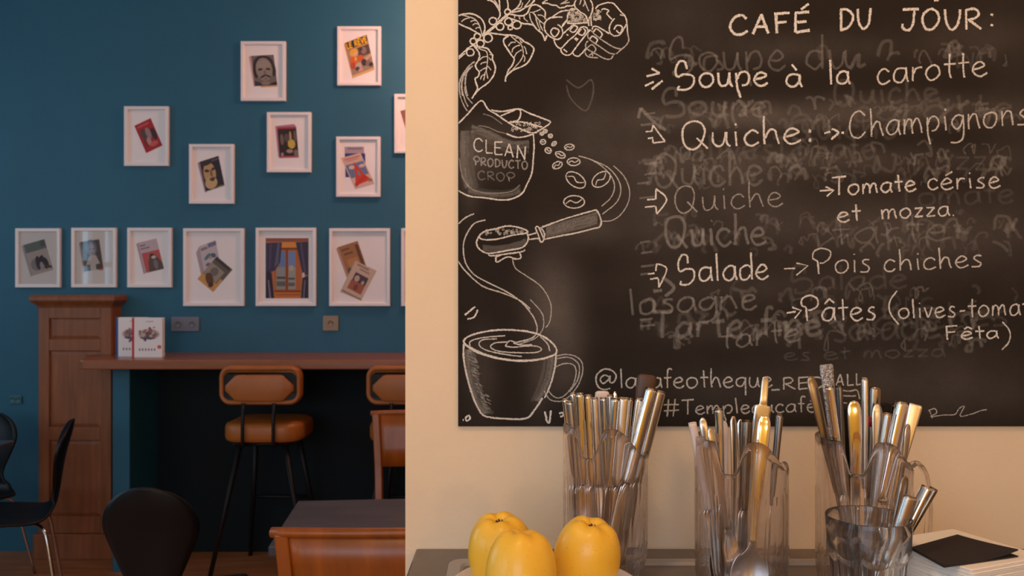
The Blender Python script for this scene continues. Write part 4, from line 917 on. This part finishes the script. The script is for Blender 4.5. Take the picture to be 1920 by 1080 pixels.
# ------------------------------------------------------------------ clear jugs
RJ = .0605
def sm(d, w_): d = abs((d + 180) % 360 - 180); return math.cos(min(d / w_, 1) * math.pi / 2) ** 2
def rim_h(th):
    ss = lambda x: (lambda c_: c_ * c_ * (3 - 2 * c_))(min(max(x, 0), 1))
    th = th % 360
    if th < 180: th = 360 - th                     # front and back halves mirror each other
    d = th - 270
    bump = ss((d + 25) / 19) if d < 0 else 1 - ss((d - 4) / 56)
    sp = 1 - ss((th - 221) / 13)
    return .1785 + .0415 * max(bump, .95 * sp) + .005 * ss((th - 342) / 14)
def jug(name, label, px, D, handle=False):
    t = thing(name, label, 'jug', ((px - 960) / F * D, D, TZ), 0, 'clear faceted plastic jugs holding cutlery')
    n = 120; NF = 24; k = MB(); vs = []; rows = []
    def outer(th, z):
        prof = [(0, .044), (.004, .0475), (.010, .0515), (.022, .0565), (.036, .0592), (.05, .0602), (.25, .0605)]
        for (z0, r0), (z1, r1) in zip(prof, prof[1:]):
            if z <= z1: r = r0 + (r1 - r0) * (z - z0) / (z1 - z0); break
        return r
    fac = 2 * math.pi / NF
    def P(i, z, fc, inset=0):
        th = 2 * math.pi * (i + .0) / n; r = outer(th, z)
        if fc: r = r * math.cos(fac / 2) / math.cos((th % fac) - fac / 2) + .0002
        r -= inset
        return (r * math.cos(th), r * math.sin(th), z)
    rows.append([(0.03 * math.cos(2 * math.pi * i / n), .03 * math.sin(2 * math.pi * i / n), .003) for i in range(n)])
    rows.append([P(i, 0, True, .002) for i in range(n)])
    for z in (.002, .006, .012, .022, .036, .06, .11, .150): rows.append([P(i, z, True) for i in range(n)])
    nf = len(rows)
    rows.append([P(i, .152, False) for i in range(n)])
    H = [rim_h(360 * i / n) for i in range(n)]
    for u in (.4, .8): rows.append([P(i, .152 + (H[i] - .154) * u, False) for i in range(n)])
    rows.append([P(i, H[i] - .0012, False) for i in range(n)]); rows.append([P(i, H[i], False, .0010) for i in range(n)])
    rows.append([P(i, H[i], False, .0020) for i in range(n)]); rows.append([P(i, H[i] - .0012, False, .003) for i in range(n)])
    for u in (.8, .4, 0): rows.append([P(i, .152 + (H[i] - .154) * u, False, .003) for i in range(n)])
    for z, ins in ((.11, .0032), (.06, .0034), (.036, .0036), (.022, .0042), (.014, .006)): rows.append([P(i, z, False, ins) for i in range(n)])
    rows.append([(.034 * math.cos(2 * math.pi * i / n), .034 * math.sin(2 * math.pi * i / n), .009) for i in range(n)])
    for j in range(len(rows) - 1):
        fs = [(i, (i + 1) % n, n + (i + 1) % n, n + i) for i in range(n)]
        k.add(rows[j] + rows[j + 1], fs, 0, not (1 <= j < nf - 1))
    k.add(rows[0], [tuple(range(n))]); k.add(rows[-1], [tuple(range(n))])
    k.build('vessel', M['jug'], t)
    if handle:
        k = MB(); path = spl([(.0615, 0, .178), (.072, 0, .182), (.082, 0, .165), (.0865, 0, .12), (.082, 0, .075), (.073, 0, .055), (.0612, 0, .062)], 5)
        k.tube(path, .0085, 12, ry=.0028); k.build('handle', M['jug'], t)
    return t
JUG = {'L': (1135, 1.225), 'M': (1389.5, 1.125), 'R': (1619, 1.125)}
jug('cutlery_jug', 'clear faceted plastic jug of knives behind the yellow apples', *JUG['L'])
jug('cutlery_jug', 'clear faceted plastic jug of cutlery, middle one of the three', *JUG['M'])
jug('cutlery_jug', 'clear faceted plastic jug with a handle, behind the drinking glass', *JUG['R'], True)

# ------------------------------------------------------------------ cutlery
def section(hw_, th, yo, cup, z, n=9, p=.55):
    """closed ring across the piece"""
    r_ = []
    for i in range(n):
        a = math.pi * i / (n - 1); cx = math.cos(a)
        r_.append((hw_ * cx, yo + cup * (1 - cx * cx) - th * math.sin(a) ** p, z))
    for i in range(1, n - 1):
        a = math.pi * i / (n - 1); cx = -math.cos(a)
        r_.append((hw_ * cx, yo + cup * (1 - cx * cx) + th * math.sin(a) ** p, z))
    return r_
def loft_piece(stn, L, sub_=4):
    pts = spl([tuple(s_) for s_ in stn], sub_)
    return [section(max(h, .0003), max(th, .0002), yo, cup, z * L) for z, h, th, yo, cup in pts]
def piece(kind, label, where, top, bot, wd=1.0, m='steel', roll=0, extra=None):
    """top: (px, py, depth); bot: world point of the lower tip"""
    a = Vector(bot); b = U(*top); L = (b - a).length; z = (b - a).normalized()
    y = (Vector((0, 1, 0)) - z * z.y).normalized(); x = y.cross(z)
    mw = Matrix((x, y, z)).transposed() @ Matrix.Rotation(R(roll), 3, 'Z')
    name = {'knife': 'table_knife', 'slab': 'table_knife', 'fork': 'fork', 'spoon': 'spoon', 'spreader': 'butter_spreader', 'stick': 'kitchen_utensil', 'wide': 'spoon', 'flat': 'spoon'}[kind]
    t = thing(name, label, 'cutlery', a, 0, where); t.rotation_euler = mw.to_euler()
    mm = M[m]; k = MB(); h = MB()
    if kind in ('knife', 'slab'):
        th = .0048 if kind == 'knife' else .0062
        k.loft(loft_piece([(0, .002, .0004, 0, 0), (.03, .006, .0006, 0, 0), (.12, .009, .0007, 0, 0), (.35, .0092, .0008, 0, 0), (.46, .008, .001, 0, 0), (.49, .004, .002, 0, 0)], L)); k.build('blade', M['steel'], t)
        hw_ = .0068 * wd
        h.loft(loft_piece([(.488, .0045 * wd, .0025, 0, 0), (.50, .0052 * wd, th * .75, 0, 0), (.6, hw_ * .85, th * .85, 0, 0), (.8, hw_ * .95, th * .95, 0, 0), (.985, hw_, th, 0, 0), (.997, hw_ * .93, th * .9, 0, 0), (1, hw_ * .8, th * .7, 0, 0)], L, 3)); h.build('handle', mm, t)
    elif kind == 'fork':
        for i in range(4):
            xo = (i - 1.5) * .0058
            tn = loft_piece([(0, .0006, .0004, .004, 0), (.04, .0014, .0007, .002, 0), (.20, .0017, .0009, 0, 0), (.24, .0022, .0009, 0, 0)], L, 3)
            k.loft([[(p[0] + xo, p[1], p[2]) for p in r_] for r_ in tn])
        k.loft(loft_piece([(.225, .0105, .0008, 0, 0), (.25, .0112, .0009, 0, .001), (.30, .0105, .001, .001, .0015), (.36, .006, .0012, .002, .001), (.41, .0036, .0016, .002, 0)], L)); k.build('head', M['steel'], t)
        h.loft(loft_piece([(.405, .0036, .0016, .002, 0), (.55, .0040, .0018, 0, 0), (.75, .0062 * wd, .0018, -.002, 0), (.92, .0092 * wd, .0018, -.001, 0), (.97, .0082 * wd, .0017, 0, 0), (.992, .005 * wd, .0015, 0, 0), (1, .0012, .001, 0, 0)], L)); h.build('handle', mm, t)
    elif kind in ('spoon', 'wide'):
        s_ = 1.35 if kind == 'wide' else 1.0
        k.loft(loft_piece([(0, .0015, .0006, 0, 0), (.02, .0085 * s_, .0008, 0, .003), (.08, .0165 * s_, .0009, 0, .006), (.15, .0185 * s_, .0009, 0, .0075), (.22, .0150 * s_, .001, 0, .006), (.275, .0075, .0012, 0, .002), (.32, .0036, .0018, 0, 0)], L)); k.build('bowl', M['steel'], t)
        h.loft(loft_piece([(.315, .0036, .0018, 0, 0), (.42, .0036, .0019, 0, 0), (.62, .0066 * wd, .0018, -.002, 0), (.80, .0084 * wd, .0018, -.002, 0), (.92, .0092 * wd, .0018, -.001, 0), (.965, .0086 * wd, .0017, 0, 0), (.99, .0058 * wd, .0015, 0, 0), (1, .0014, .001, 0, 0)], L)); h.build('handle', mm, t)
    elif kind == 'flat':
        k.loft(loft_piece([(0, .0015, .0006, 0, 0), (.02, .0085, .0008, 0, .003), (.08, .0165, .0009, 0, .006), (.15, .0185, .0009, 0, .0075), (.22, .0150, .001, 0, .006), (.275, .0075, .0012, 0, .002), (.32, .0036, .0018, 0, 0)], L)); k.build('bowl', M['steel'], t)
        h.loft(loft_piece([(.315, .0036, .0018, 0, 0), (.5, .0042 * wd, .0016, 0, 0), (.75, .0066 * wd, .0014, -.001, 0), (.96, .0092 * wd, .0014, 0, 0), (.985, .0094 * wd, .0013, 0, 0), (.997, .0086 * wd, .0011, 0, 0), (1, .0070 * wd, .0008, 0, 0)], L, 3)); h.build('handle', mm, t)
    elif kind == 'spreader':
        k.loft(loft_piece([(0, .004, .001, 0, 0), (.15, .005, .002, 0, 0), (.5, .0058, .0022, 0, 0), (.62, .0095, .0016, 0, 0), (.66, .0112, .0013, 0, 0)], L)); k.build('handle', M['satin_steel'], t)
        h.loft(loft_piece([(.655, .0112, .0013, 0, 0), (.80, .0112, .0012, 0, 0), (.862, .0108, .0011, 0, 0), (.868, .0060, .0010, 0, 0), (.90, .0052, .0010, 0, 0), (.98, .0048, .001, .003, 0), (1, .0028, .0008, .004, 0)], L)); h.build('blade', mm, t)
    elif kind == 'stick':
        k.loft(loft_piece([(0, .0035, .0012, 0, 0), (.2, .0065, .0014, 0, 0), (.42, .006, .002, 0, 0), (.45, .005, .003, 0, 0)], L)); k.build('blade', M['satin_steel'], t)
        h.loft(loft_piece([(.445, .005 * wd, .0035, 0, 0), (.6, .0065 * wd, .0048, 0, 0), (.85, .0078 * wd, .0052, 0, 0), (.975, .0082 * wd, .005, 0, 0), (.995, .0068 * wd, .0042, 0, 0), (1, .0045 * wd, .003, 0, 0)], L)); hd = h.build('handle', mm, t)
        if extra:
            e = MB(); e.loft(loft_piece([(.80, .0082 * wd, .0060, 0, 0), (.85, .0084 * wd, .0061, 0, 0)], L)); e.build('band', M[extra], hd)
    return t
def in_jug(j, dx, dy, z=.0115):
    px, D = JUG[j]; return ((px - 960) / F * D + dx, D + dy, TZ + z)
def cut(j, where, rows):
    D = JUG[j][1]
    for kind, px, py, dt, dx, dy, wd, m, roll, label, *ex in rows:
        piece(kind, label, where, (px, py, D + dt), in_jug(j, dx, dy), wd, m, roll, ex[0] if ex else None)
cut('L', 'cutlery standing in the jug behind the apples', [
 ('knife', 1060, 748, .004, -.030, .002, 0.72, 'steel', 20, 'outermost left steel knife handle in the jug behind the apples'),
 ('knife', 1068, 753, -.014, -.028, -.008, 0.6, 'satin_steel', 55, 'narrow steel handle just right of the outermost left knife, jug behind apples'),
 ('knife', 1074, 737, .024, -.028, .014, 0.7, 'steel', 10, 'steel knife rising above its neighbours at the back left of the jug behind apples'),
 ('slab', 1087, 738, -.022, -.027, -.020, 0.85, 'steel', 0, 'wide upright steel knife handle fourth from left in jug behind apples'),
 ('slab', 1102, 741, -.018, -.015, -.022, 0.8, 'steel', 25, 'upright bluish steel handle over the rim dip of the jug behind apples'),
 ('knife', 1114, 746, -.008, -.004, -.010, 0.78, 'satin_steel', 0, 'tan reflecting steel handle leaning left, before the pale round utensil'),
 ('stick', 1129, 733, .030, .000, .020, 1.3, 'frost', 0, 'pale frosted round-ended utensil at the back of the jug behind apples'),
 ('knife', 1131, 746, .010, .006, .006, 0.62, 'steel', 60, 'steel handle standing directly in front of the pale round utensil'),
 ('knife', 1144, 741, .022, .012, .012, 0.68, 'satin_steel', 10, 'steel knife handle just right of the pale round utensil'),
 ('fork', 1153, 734, .036, .016, .020, .45, 'steel', 0, 'thin narrow handle poking highest in the middle of the jug behind apples'),
 ('slab', 1154, 747, -.022, -.004, -.016, 0.9, 'steel', 45, 'steel knife handle leaning right above the big rim wave, jug behind apples'),
 ('slab', 1170, 746, -.014, .008, -.018, 1.25, 'satin_steel', 5, 'widest flat-ended steel handle right of centre in the jug behind apples'),
 ('knife', 1181, 747, .004, .016, .002, 0.72, 'steel', 50, 'steel handle tucked behind the widest flat handle, jug behind apples'),
 ('knife', 1200, 747, -.012, .014, -.010, 0.95, 'steel', 15, 'round-ended steel handle leaning right beside the two big chrome handles'),
 ('stick', 1214, 702, .020, .026, .012, 1.75, 'brown_handle', 0, 'tall dark brown wooden handle rising above the jug behind apples'),
 ('slab', 1222, 729, -.022, -.006, -.032, 1.28, 'steel', 15, 'big bright chrome knife handle leaning right in the jug behind apples'),
 ('slab', 1238, 733, -.004, .012, -.010, 1.2, 'satin_steel', 20, 'rightmost brownish chrome handle leaning over the rim of the jug behind apples'),
])
cut('M', 'cutlery standing in the middle jug', [
 ('knife', 1298, 793, .004, -.022, .002, 0.75, 'frost', 10, 'pale handle leaning out farthest left from the middle jug'),
 ('spoon', 1317, 783, .002, -.020, .004, 0.62, 'satin_steel', 0, 'round-ended steel handle second from left in the middle jug'),
 ('fork', 1331, 802, -.030, -.006, -.024, 0.62, 'satin_steel', 15, 'low steel fork handle slanting across the rim dip of the middle jug'),
 ('knife', 1348, 767, -.004, -.024, -.008, 0.8, 'steel', 35, 'square-ended upright knife handle tallest on the left of the middle jug'),
 ('fork', 1358, 789, .026, -.012, .020, 0.55, 'frost', 0, 'pale fork handle behind the square-ended knife of the middle jug'),
 ('spoon', 1375, 780, .010, -.010, .004, 0.58, 'satin_steel', 20, 'steel spoon handle leaning right near the centre of the middle jug'),
 ('fork', 1388, 786, .020, .004, .016, 0.58, 'steel', 0, 'shiny round-ended fork handle at the centre back of the middle jug'),
 ('slab', 1401, 789, -.006, -.004, -.012, 1, 'dark_steel', 30, 'ridged brownish handle right of centre in the middle jug'),
 ('spreader', 1437, 707, .012, .002, .008, 1.0, 'satin_steel', 0, 'tall steel spreader with a wide square blade up in the middle jug'),
 ('wide', 1434, 778, -.026, -.002, -.034, 0.95, 'steel', 0, 'wide rounded serving spoon handle in front of the spreader'),
 ('knife', 1462, 777, .004, .030, .002, 0.65, 'dark_steel', 60, 'dark narrow handle farthest right in the middle jug'),
])
cut('R', 'cutlery standing in the jug behind the drinking glass', [
 ('spoon', 1519, 705, -.006, -.006, -.004, 0.78, 'dark_steel', 5, 'dark round-ended spoon handle leaning farthest left behind the drinking glass'),
 ('flat', 1549, 683, .008, -.018, .004, 1, 'pewter', 0, 'tall handle with hammered pewter pattern, highest of all the cutlery'),
 ('knife', 1555, 724, -.024, -.014, -.018, 0.7, 'steel', 30, 'slim handle with orange reflections in front of the patterned pewter handle'),
 ('knife', 1573, 724, .022, -.016, .014, 0.65, 'dark_steel', 40, 'dark narrow handle just right of the patterned pewter handle'),
 ('stick', 1580, 764, .036, -.008, .024, .9, 'black_plastic', 0, 'short black handle at the back, left of the shiny wide spoon handle'),
 ('spoon', 1601, 751, -.016, -.012, -.012, 1, 'steel', 0, 'shiny wide spoon handle above the rim wave of the jug behind the glass'),
 ('knife', 1621, 709, .002, .000, -.004, 0.75, 'satin_steel', 70, 'tall straight grey knife handle in the middle of the handled jug'),
 ('stick', 1641, 725, .024, .010, .016, .95, 'dark_steel', 0, 'slim dark handle with a red band, handled jug', 'red'),
 ('stick', 1654, 755, .030, .020, .022, 1.5, 'black_plastic', 0, 'thick black rounded handle at the back right of the handled jug'),
 ('fork', 1645, 757, .006, .008, .004, 0.8, 'satin_steel', 0, 'tan fork handle in front of the thick black handle'),
 ('knife', 1664, 775, -.026, -.014, -.024, 0.7, 'satin_steel', 30, 'short tan handle slanting right in front of the thick black handle'),
 ('slab', 1692, 754, -.012, -.012, -.020, 1.3, 'steel', 15, 'thick round-ended chrome handle with a blue gleam leaning right'),
 ('knife', 1679, 758, .034, .022, .020, 0.75, 'dark_steel', 20, 'dark handle just behind the blue-gleaming chrome handle'),
 ('flat', 1717, 758, .012, .010, .006, 0.98, 'satin_steel', -10, 'wide flat spoon handle leaning farthest right out of the handled jug'),
 ('fork', 1703, 795, -.010, .024, -.004, 0.6, 'satin_steel', 25, 'low fork handle between the chrome handle and the wide flat one'),
])

# ------------------------------------------------------------------ drinking glass with spoons
TX, TY = (1628 - 960) / F * .99, .99
t = thing('drinking_glass', 'clear faceted drinking glass holding spoons in front of the handled jug', 'glass', (TX, TY, TZ))
n = 108; NF = 9; k = MB(); rows = []
def TP(i, r, z, fc=0.0):
    th = 2 * math.pi * i / n + R(10); fa = 2 * math.pi / NF
    rr_ = r * (1 - fc + fc * math.cos(fa / 2) / math.cos((th % fa) - fa / 2))
    return (rr_ * math.cos(th), rr_ * math.sin(th), z)
def brk(i): th = 2 * math.pi * i / n + R(10); fa = 2 * math.pi / NF; return .1105 - .006 * math.cos(((th % fa) / fa - .5) * math.pi)
HT = .149
rows.append([TP(i, .024, .003) for i in range(n)]); rows.append([TP(i, .031, 0) for i in range(n)])
for u, fc in ((.04, .8), (.3, 1), (.65, 1), (.93, 1)): rows.append([TP(i, .034 + .0098 * u, .004 + u * (brk(i) - .004), fc) for i in range(n)])
rows.append([TP(i, .0466, brk(i) + .002) for i in range(n)]); rows.append([TP(i, .0462, .120) for i in range(n)])
rows.append([TP(i, .0470, .135) for i in range(n)]); rows.append([TP(i, .0475, HT - .001) for i in range(n)]); rows.append([TP(i, .0470, HT) for i in range(n)]); rows.append([TP(i, .0466, HT) for i in range(n)]); rows.append([TP(i, .0462, HT - .001) for i in range(n)])
for r_, z_, fc in ((.0457, .135, 0), (.0447, .12, 0), (.0404, .108, .3), (.034, .05, .6), (.030, .018, .3)): rows.append([TP(i, r_, z_, fc) for i in range(n)])
rows.append([TP(i, .024, .014) for i in range(n)])
for j in range(len(rows) - 1): k.add(rows[j] + rows[j + 1], [(i, (i + 1) % n, n + (i + 1) % n, n + i) for i in range(n)], 0, not (1 <= j <= 6))
k.add(rows[0], [tuple(range(n))]); k.add(rows[-1], [tuple(range(n))])
k.build('tumbler', M['tumbler'], t)
for kind, px, py, D_, dx, dy, wd, m, roll, lab in [
  ('spoon', 1698, 893, .996, .002, .004, 0.68, 'dark_steel', 20, 'dark round-ended small spoon, most upright in the drinking glass'),
  ('slab', 1707, 931, .972, -.006, -.010, 1.15, 'satin_steel', 10, 'light square-ended handle lowest in the drinking glass'),
  ('slab', 1738, 913, .990, -.015, -.004, 0.75, 'steel', 30, 'thin bluish chrome handle leaning right in the drinking glass'),
  ('knife', 1751, 916, 1.008, -.011, .010, 0.65, 'dark_steel', 40, 'dark thin handle leaning farthest right in the drinking glass')]:
    piece(kind, lab, 'spoons and handles in the drinking glass', (px, py, D_), (TX + dx, TY + dy, TZ + .017), wd, m, roll)

# ------------------------------------------------------------------ bowl with apples
BX, BYY = (1022 - 960) / F * 1.017, 1.017
o = MB(); o.lathe([(0, .006), (.05, .006), (.052, 0), (.058, 0), (.060, .006), (.085, .022), (.105, .042), (.1145, .0540), (.1160, .0565), (.1150, .0580), (.1130, .0575), (.102, .0470), (.082, .0345), (.058, .029), (0, .028)], 96)
b_ = o.build('fruit_bowl', M['ceramic']); b_.location = (BX, BYY, TZ); tag(b_, 'wide pale pink-white ceramic bowl holding three yellow apples', 'bowl')
def apple(label, px, py, D, rpx, tilt, rz, h=.094):
    r = rpx / F * D; top = U(px, py, D)
    t = thing('yellow_apple', label, 'apple', (top.x, D, top.z - h), 0, 'three yellow apples in the bowl'); t.rotation_euler = (R(tilt[0]), R(tilt[1]), R(rz))
    prof = [(0, .012), (.10, .004), (.25, -.003), (.45, -.003), (.62, .03), (.80, .13), (.93, .28), (1.0, .46), (.985, .60), (.92, .74), (.80, .86), (.64, .945), (.47, .985), (.33, .992), (.22, .975), (.12, .945), (.05, .925), (0, .922)]
    pp = spl(prof, 3); k = MB(); n = 60; vs = []; fs = []
    for (a, z) in pp:
        for i in range(n):
            th = 2 * math.pi * i / n
            f = 1 + .012 * math.cos(5 * th + rz) * (1 if z > .5 else .5) + .012 * math.cos(2 * th + 1)
            zz_ = z + (.012 * math.cos(5 * th + rz) * min(a / .3, 1) * (1 if z > .8 and a < .8 else 0))
            vs.append((max(a, .0005) * r * f * math.cos(th), max(a, .0005) * r * f * math.sin(th), zz_ * h))
    for j in range(len(pp) - 1):
        for i in range(n): fs.append((j * n + i, j * n + (i + 1) % n, (j + 1) * n + (i + 1) % n, (j + 1) * n + i))
    k.add(vs, fs, 0, True); k.build('flesh', M['apple'], t)
    k = MB()
    for i in range(5):
        a = i * 1.26 + .4; k.tube([(.0012 * math.cos(a), .0012 * math.sin(a), .921 * h), (.0042 * math.cos(a), .0042 * math.sin(a), .944 * h), (.0032 * math.cos(a + .3), .0032 * math.sin(a + .3), .962 * h)], [.0014, .0012, .0004], 6)
    k.build('calyx', M['brown_handle'], t)
apple('yellow apple at the back left of the bowl', 941, 962, 1.066, 60.5, (9, -2), 0.4)
apple('yellow apple on the right of the bowl, touching the jug outline', 1087, 970, 1.034, 61.5, (8, 9), 1.3)
apple('yellow apple in front, nearest the camera in the bowl', 973, 1000, .955, 66.5, (-7, 3), 2.2, .096)

# ------------------------------------------------------------------ napkins
random.seed(5)
NA = R(23.6); SX = .0605
def napkin_mesh(hx, hy, th):
    k = MB(); rows = []
    for z, i in ((0, .0012), (th * .25, 0), (th * .42, .0002), (th * .5, .0016), (th * .58, .0002), (th * .8, 0), (th, .0012)):
        rows.append([(p[0], p[1], z) for p in rrect(hx - i, hy - i, .004, 3)])
    k.loft(rows, 0, False, True); return k
NTH = .0034; NN = 30
base = None
for i in range(NN):
    s = NN - 1 - i
    loc = (.533 - .0007 * s + random.uniform(-.0008, .0008), 1.012 - .0005 * s + random.uniform(-.0008, .0008), TZ + i * (NTH + .0001))
    lab = 'white folded paper napkin in the stack under the black napkin'
    if i == NN - 1: lab = 'topmost white folded napkin directly under the black napkin'
    if base is None:
        base = napkin_mesh(SX, .0615, NTH).build('paper_napkin', M['napkin_white']); tag(base, lab, 'napkin', None, ); base['group'] = 'white napkins in the stack'
        base.location = loc; base.rotation_euler = (0, 0, NA)
    else:
        dup(base, lab, loc, NA + random.uniform(-.02, .02))
nz = TZ + NN * (NTH + .0001)
q = [(.4690, 1.003), (.5506, 1.055), (.5790, .976), (.4750, .938)]
k = MB(); NGR = 14
def bil(u, v):
    a = [q[0][j] + (q[1][j] - q[0][j]) * u for j in (0, 1)]; b = [q[3][j] + (q[2][j] - q[3][j]) * u for j in (0, 1)]
    return (a[0] + (b[0] - a[0]) * v, a[1] + (b[1] - a[1]) * v)
def sheet(lift, th, curl):
    vs = []; fs = []; m = NGR + 1
    for s_ in (0, 1):
        for j in range(m):
            for i in range(m):
                u, v = i / NGR, j / NGR; x, y = bil(u, v)
                z = lift + curl * (max(u - .45, 0) ** 2) * (v ** 1.5) * 1.6 + .0006 * math.sin(u * 7) * math.sin(v * 5) * (1 if lift > .002 else 0) + s_ * th
                vs.append((x - .52, y - .99, z))
    for j in range(NGR):
        for i in range(NGR):
            a = j * m + i; fs.append((a, a + 1, a + m + 1, a + m)); fs.append((m * m + a, m * m + a + m, m * m + a + m + 1, m * m + a + 1))
    ed = [i for i in range(m)] + [j * m + m - 1 for j in range(1, m)] + [m * (m - 1) + i for i in range(m - 2, -1, -1)] + [j * m for j in range(m - 2, 0, -1)]
    for a, b in zip(ed, ed[1:] + ed[:1]): fs.append((a, b, m * m + b, m * m + a))
    k.add(vs, fs, 0, False)
sheet(.0003, .0014, .0); sheet(.0019, .0016, .012)
o = k.build('paper_napkin', M['napkin_black']); o.location = (.52, .99, nz); tag(o, 'black folded paper napkin on top of the white napkin stack', 'napkin')
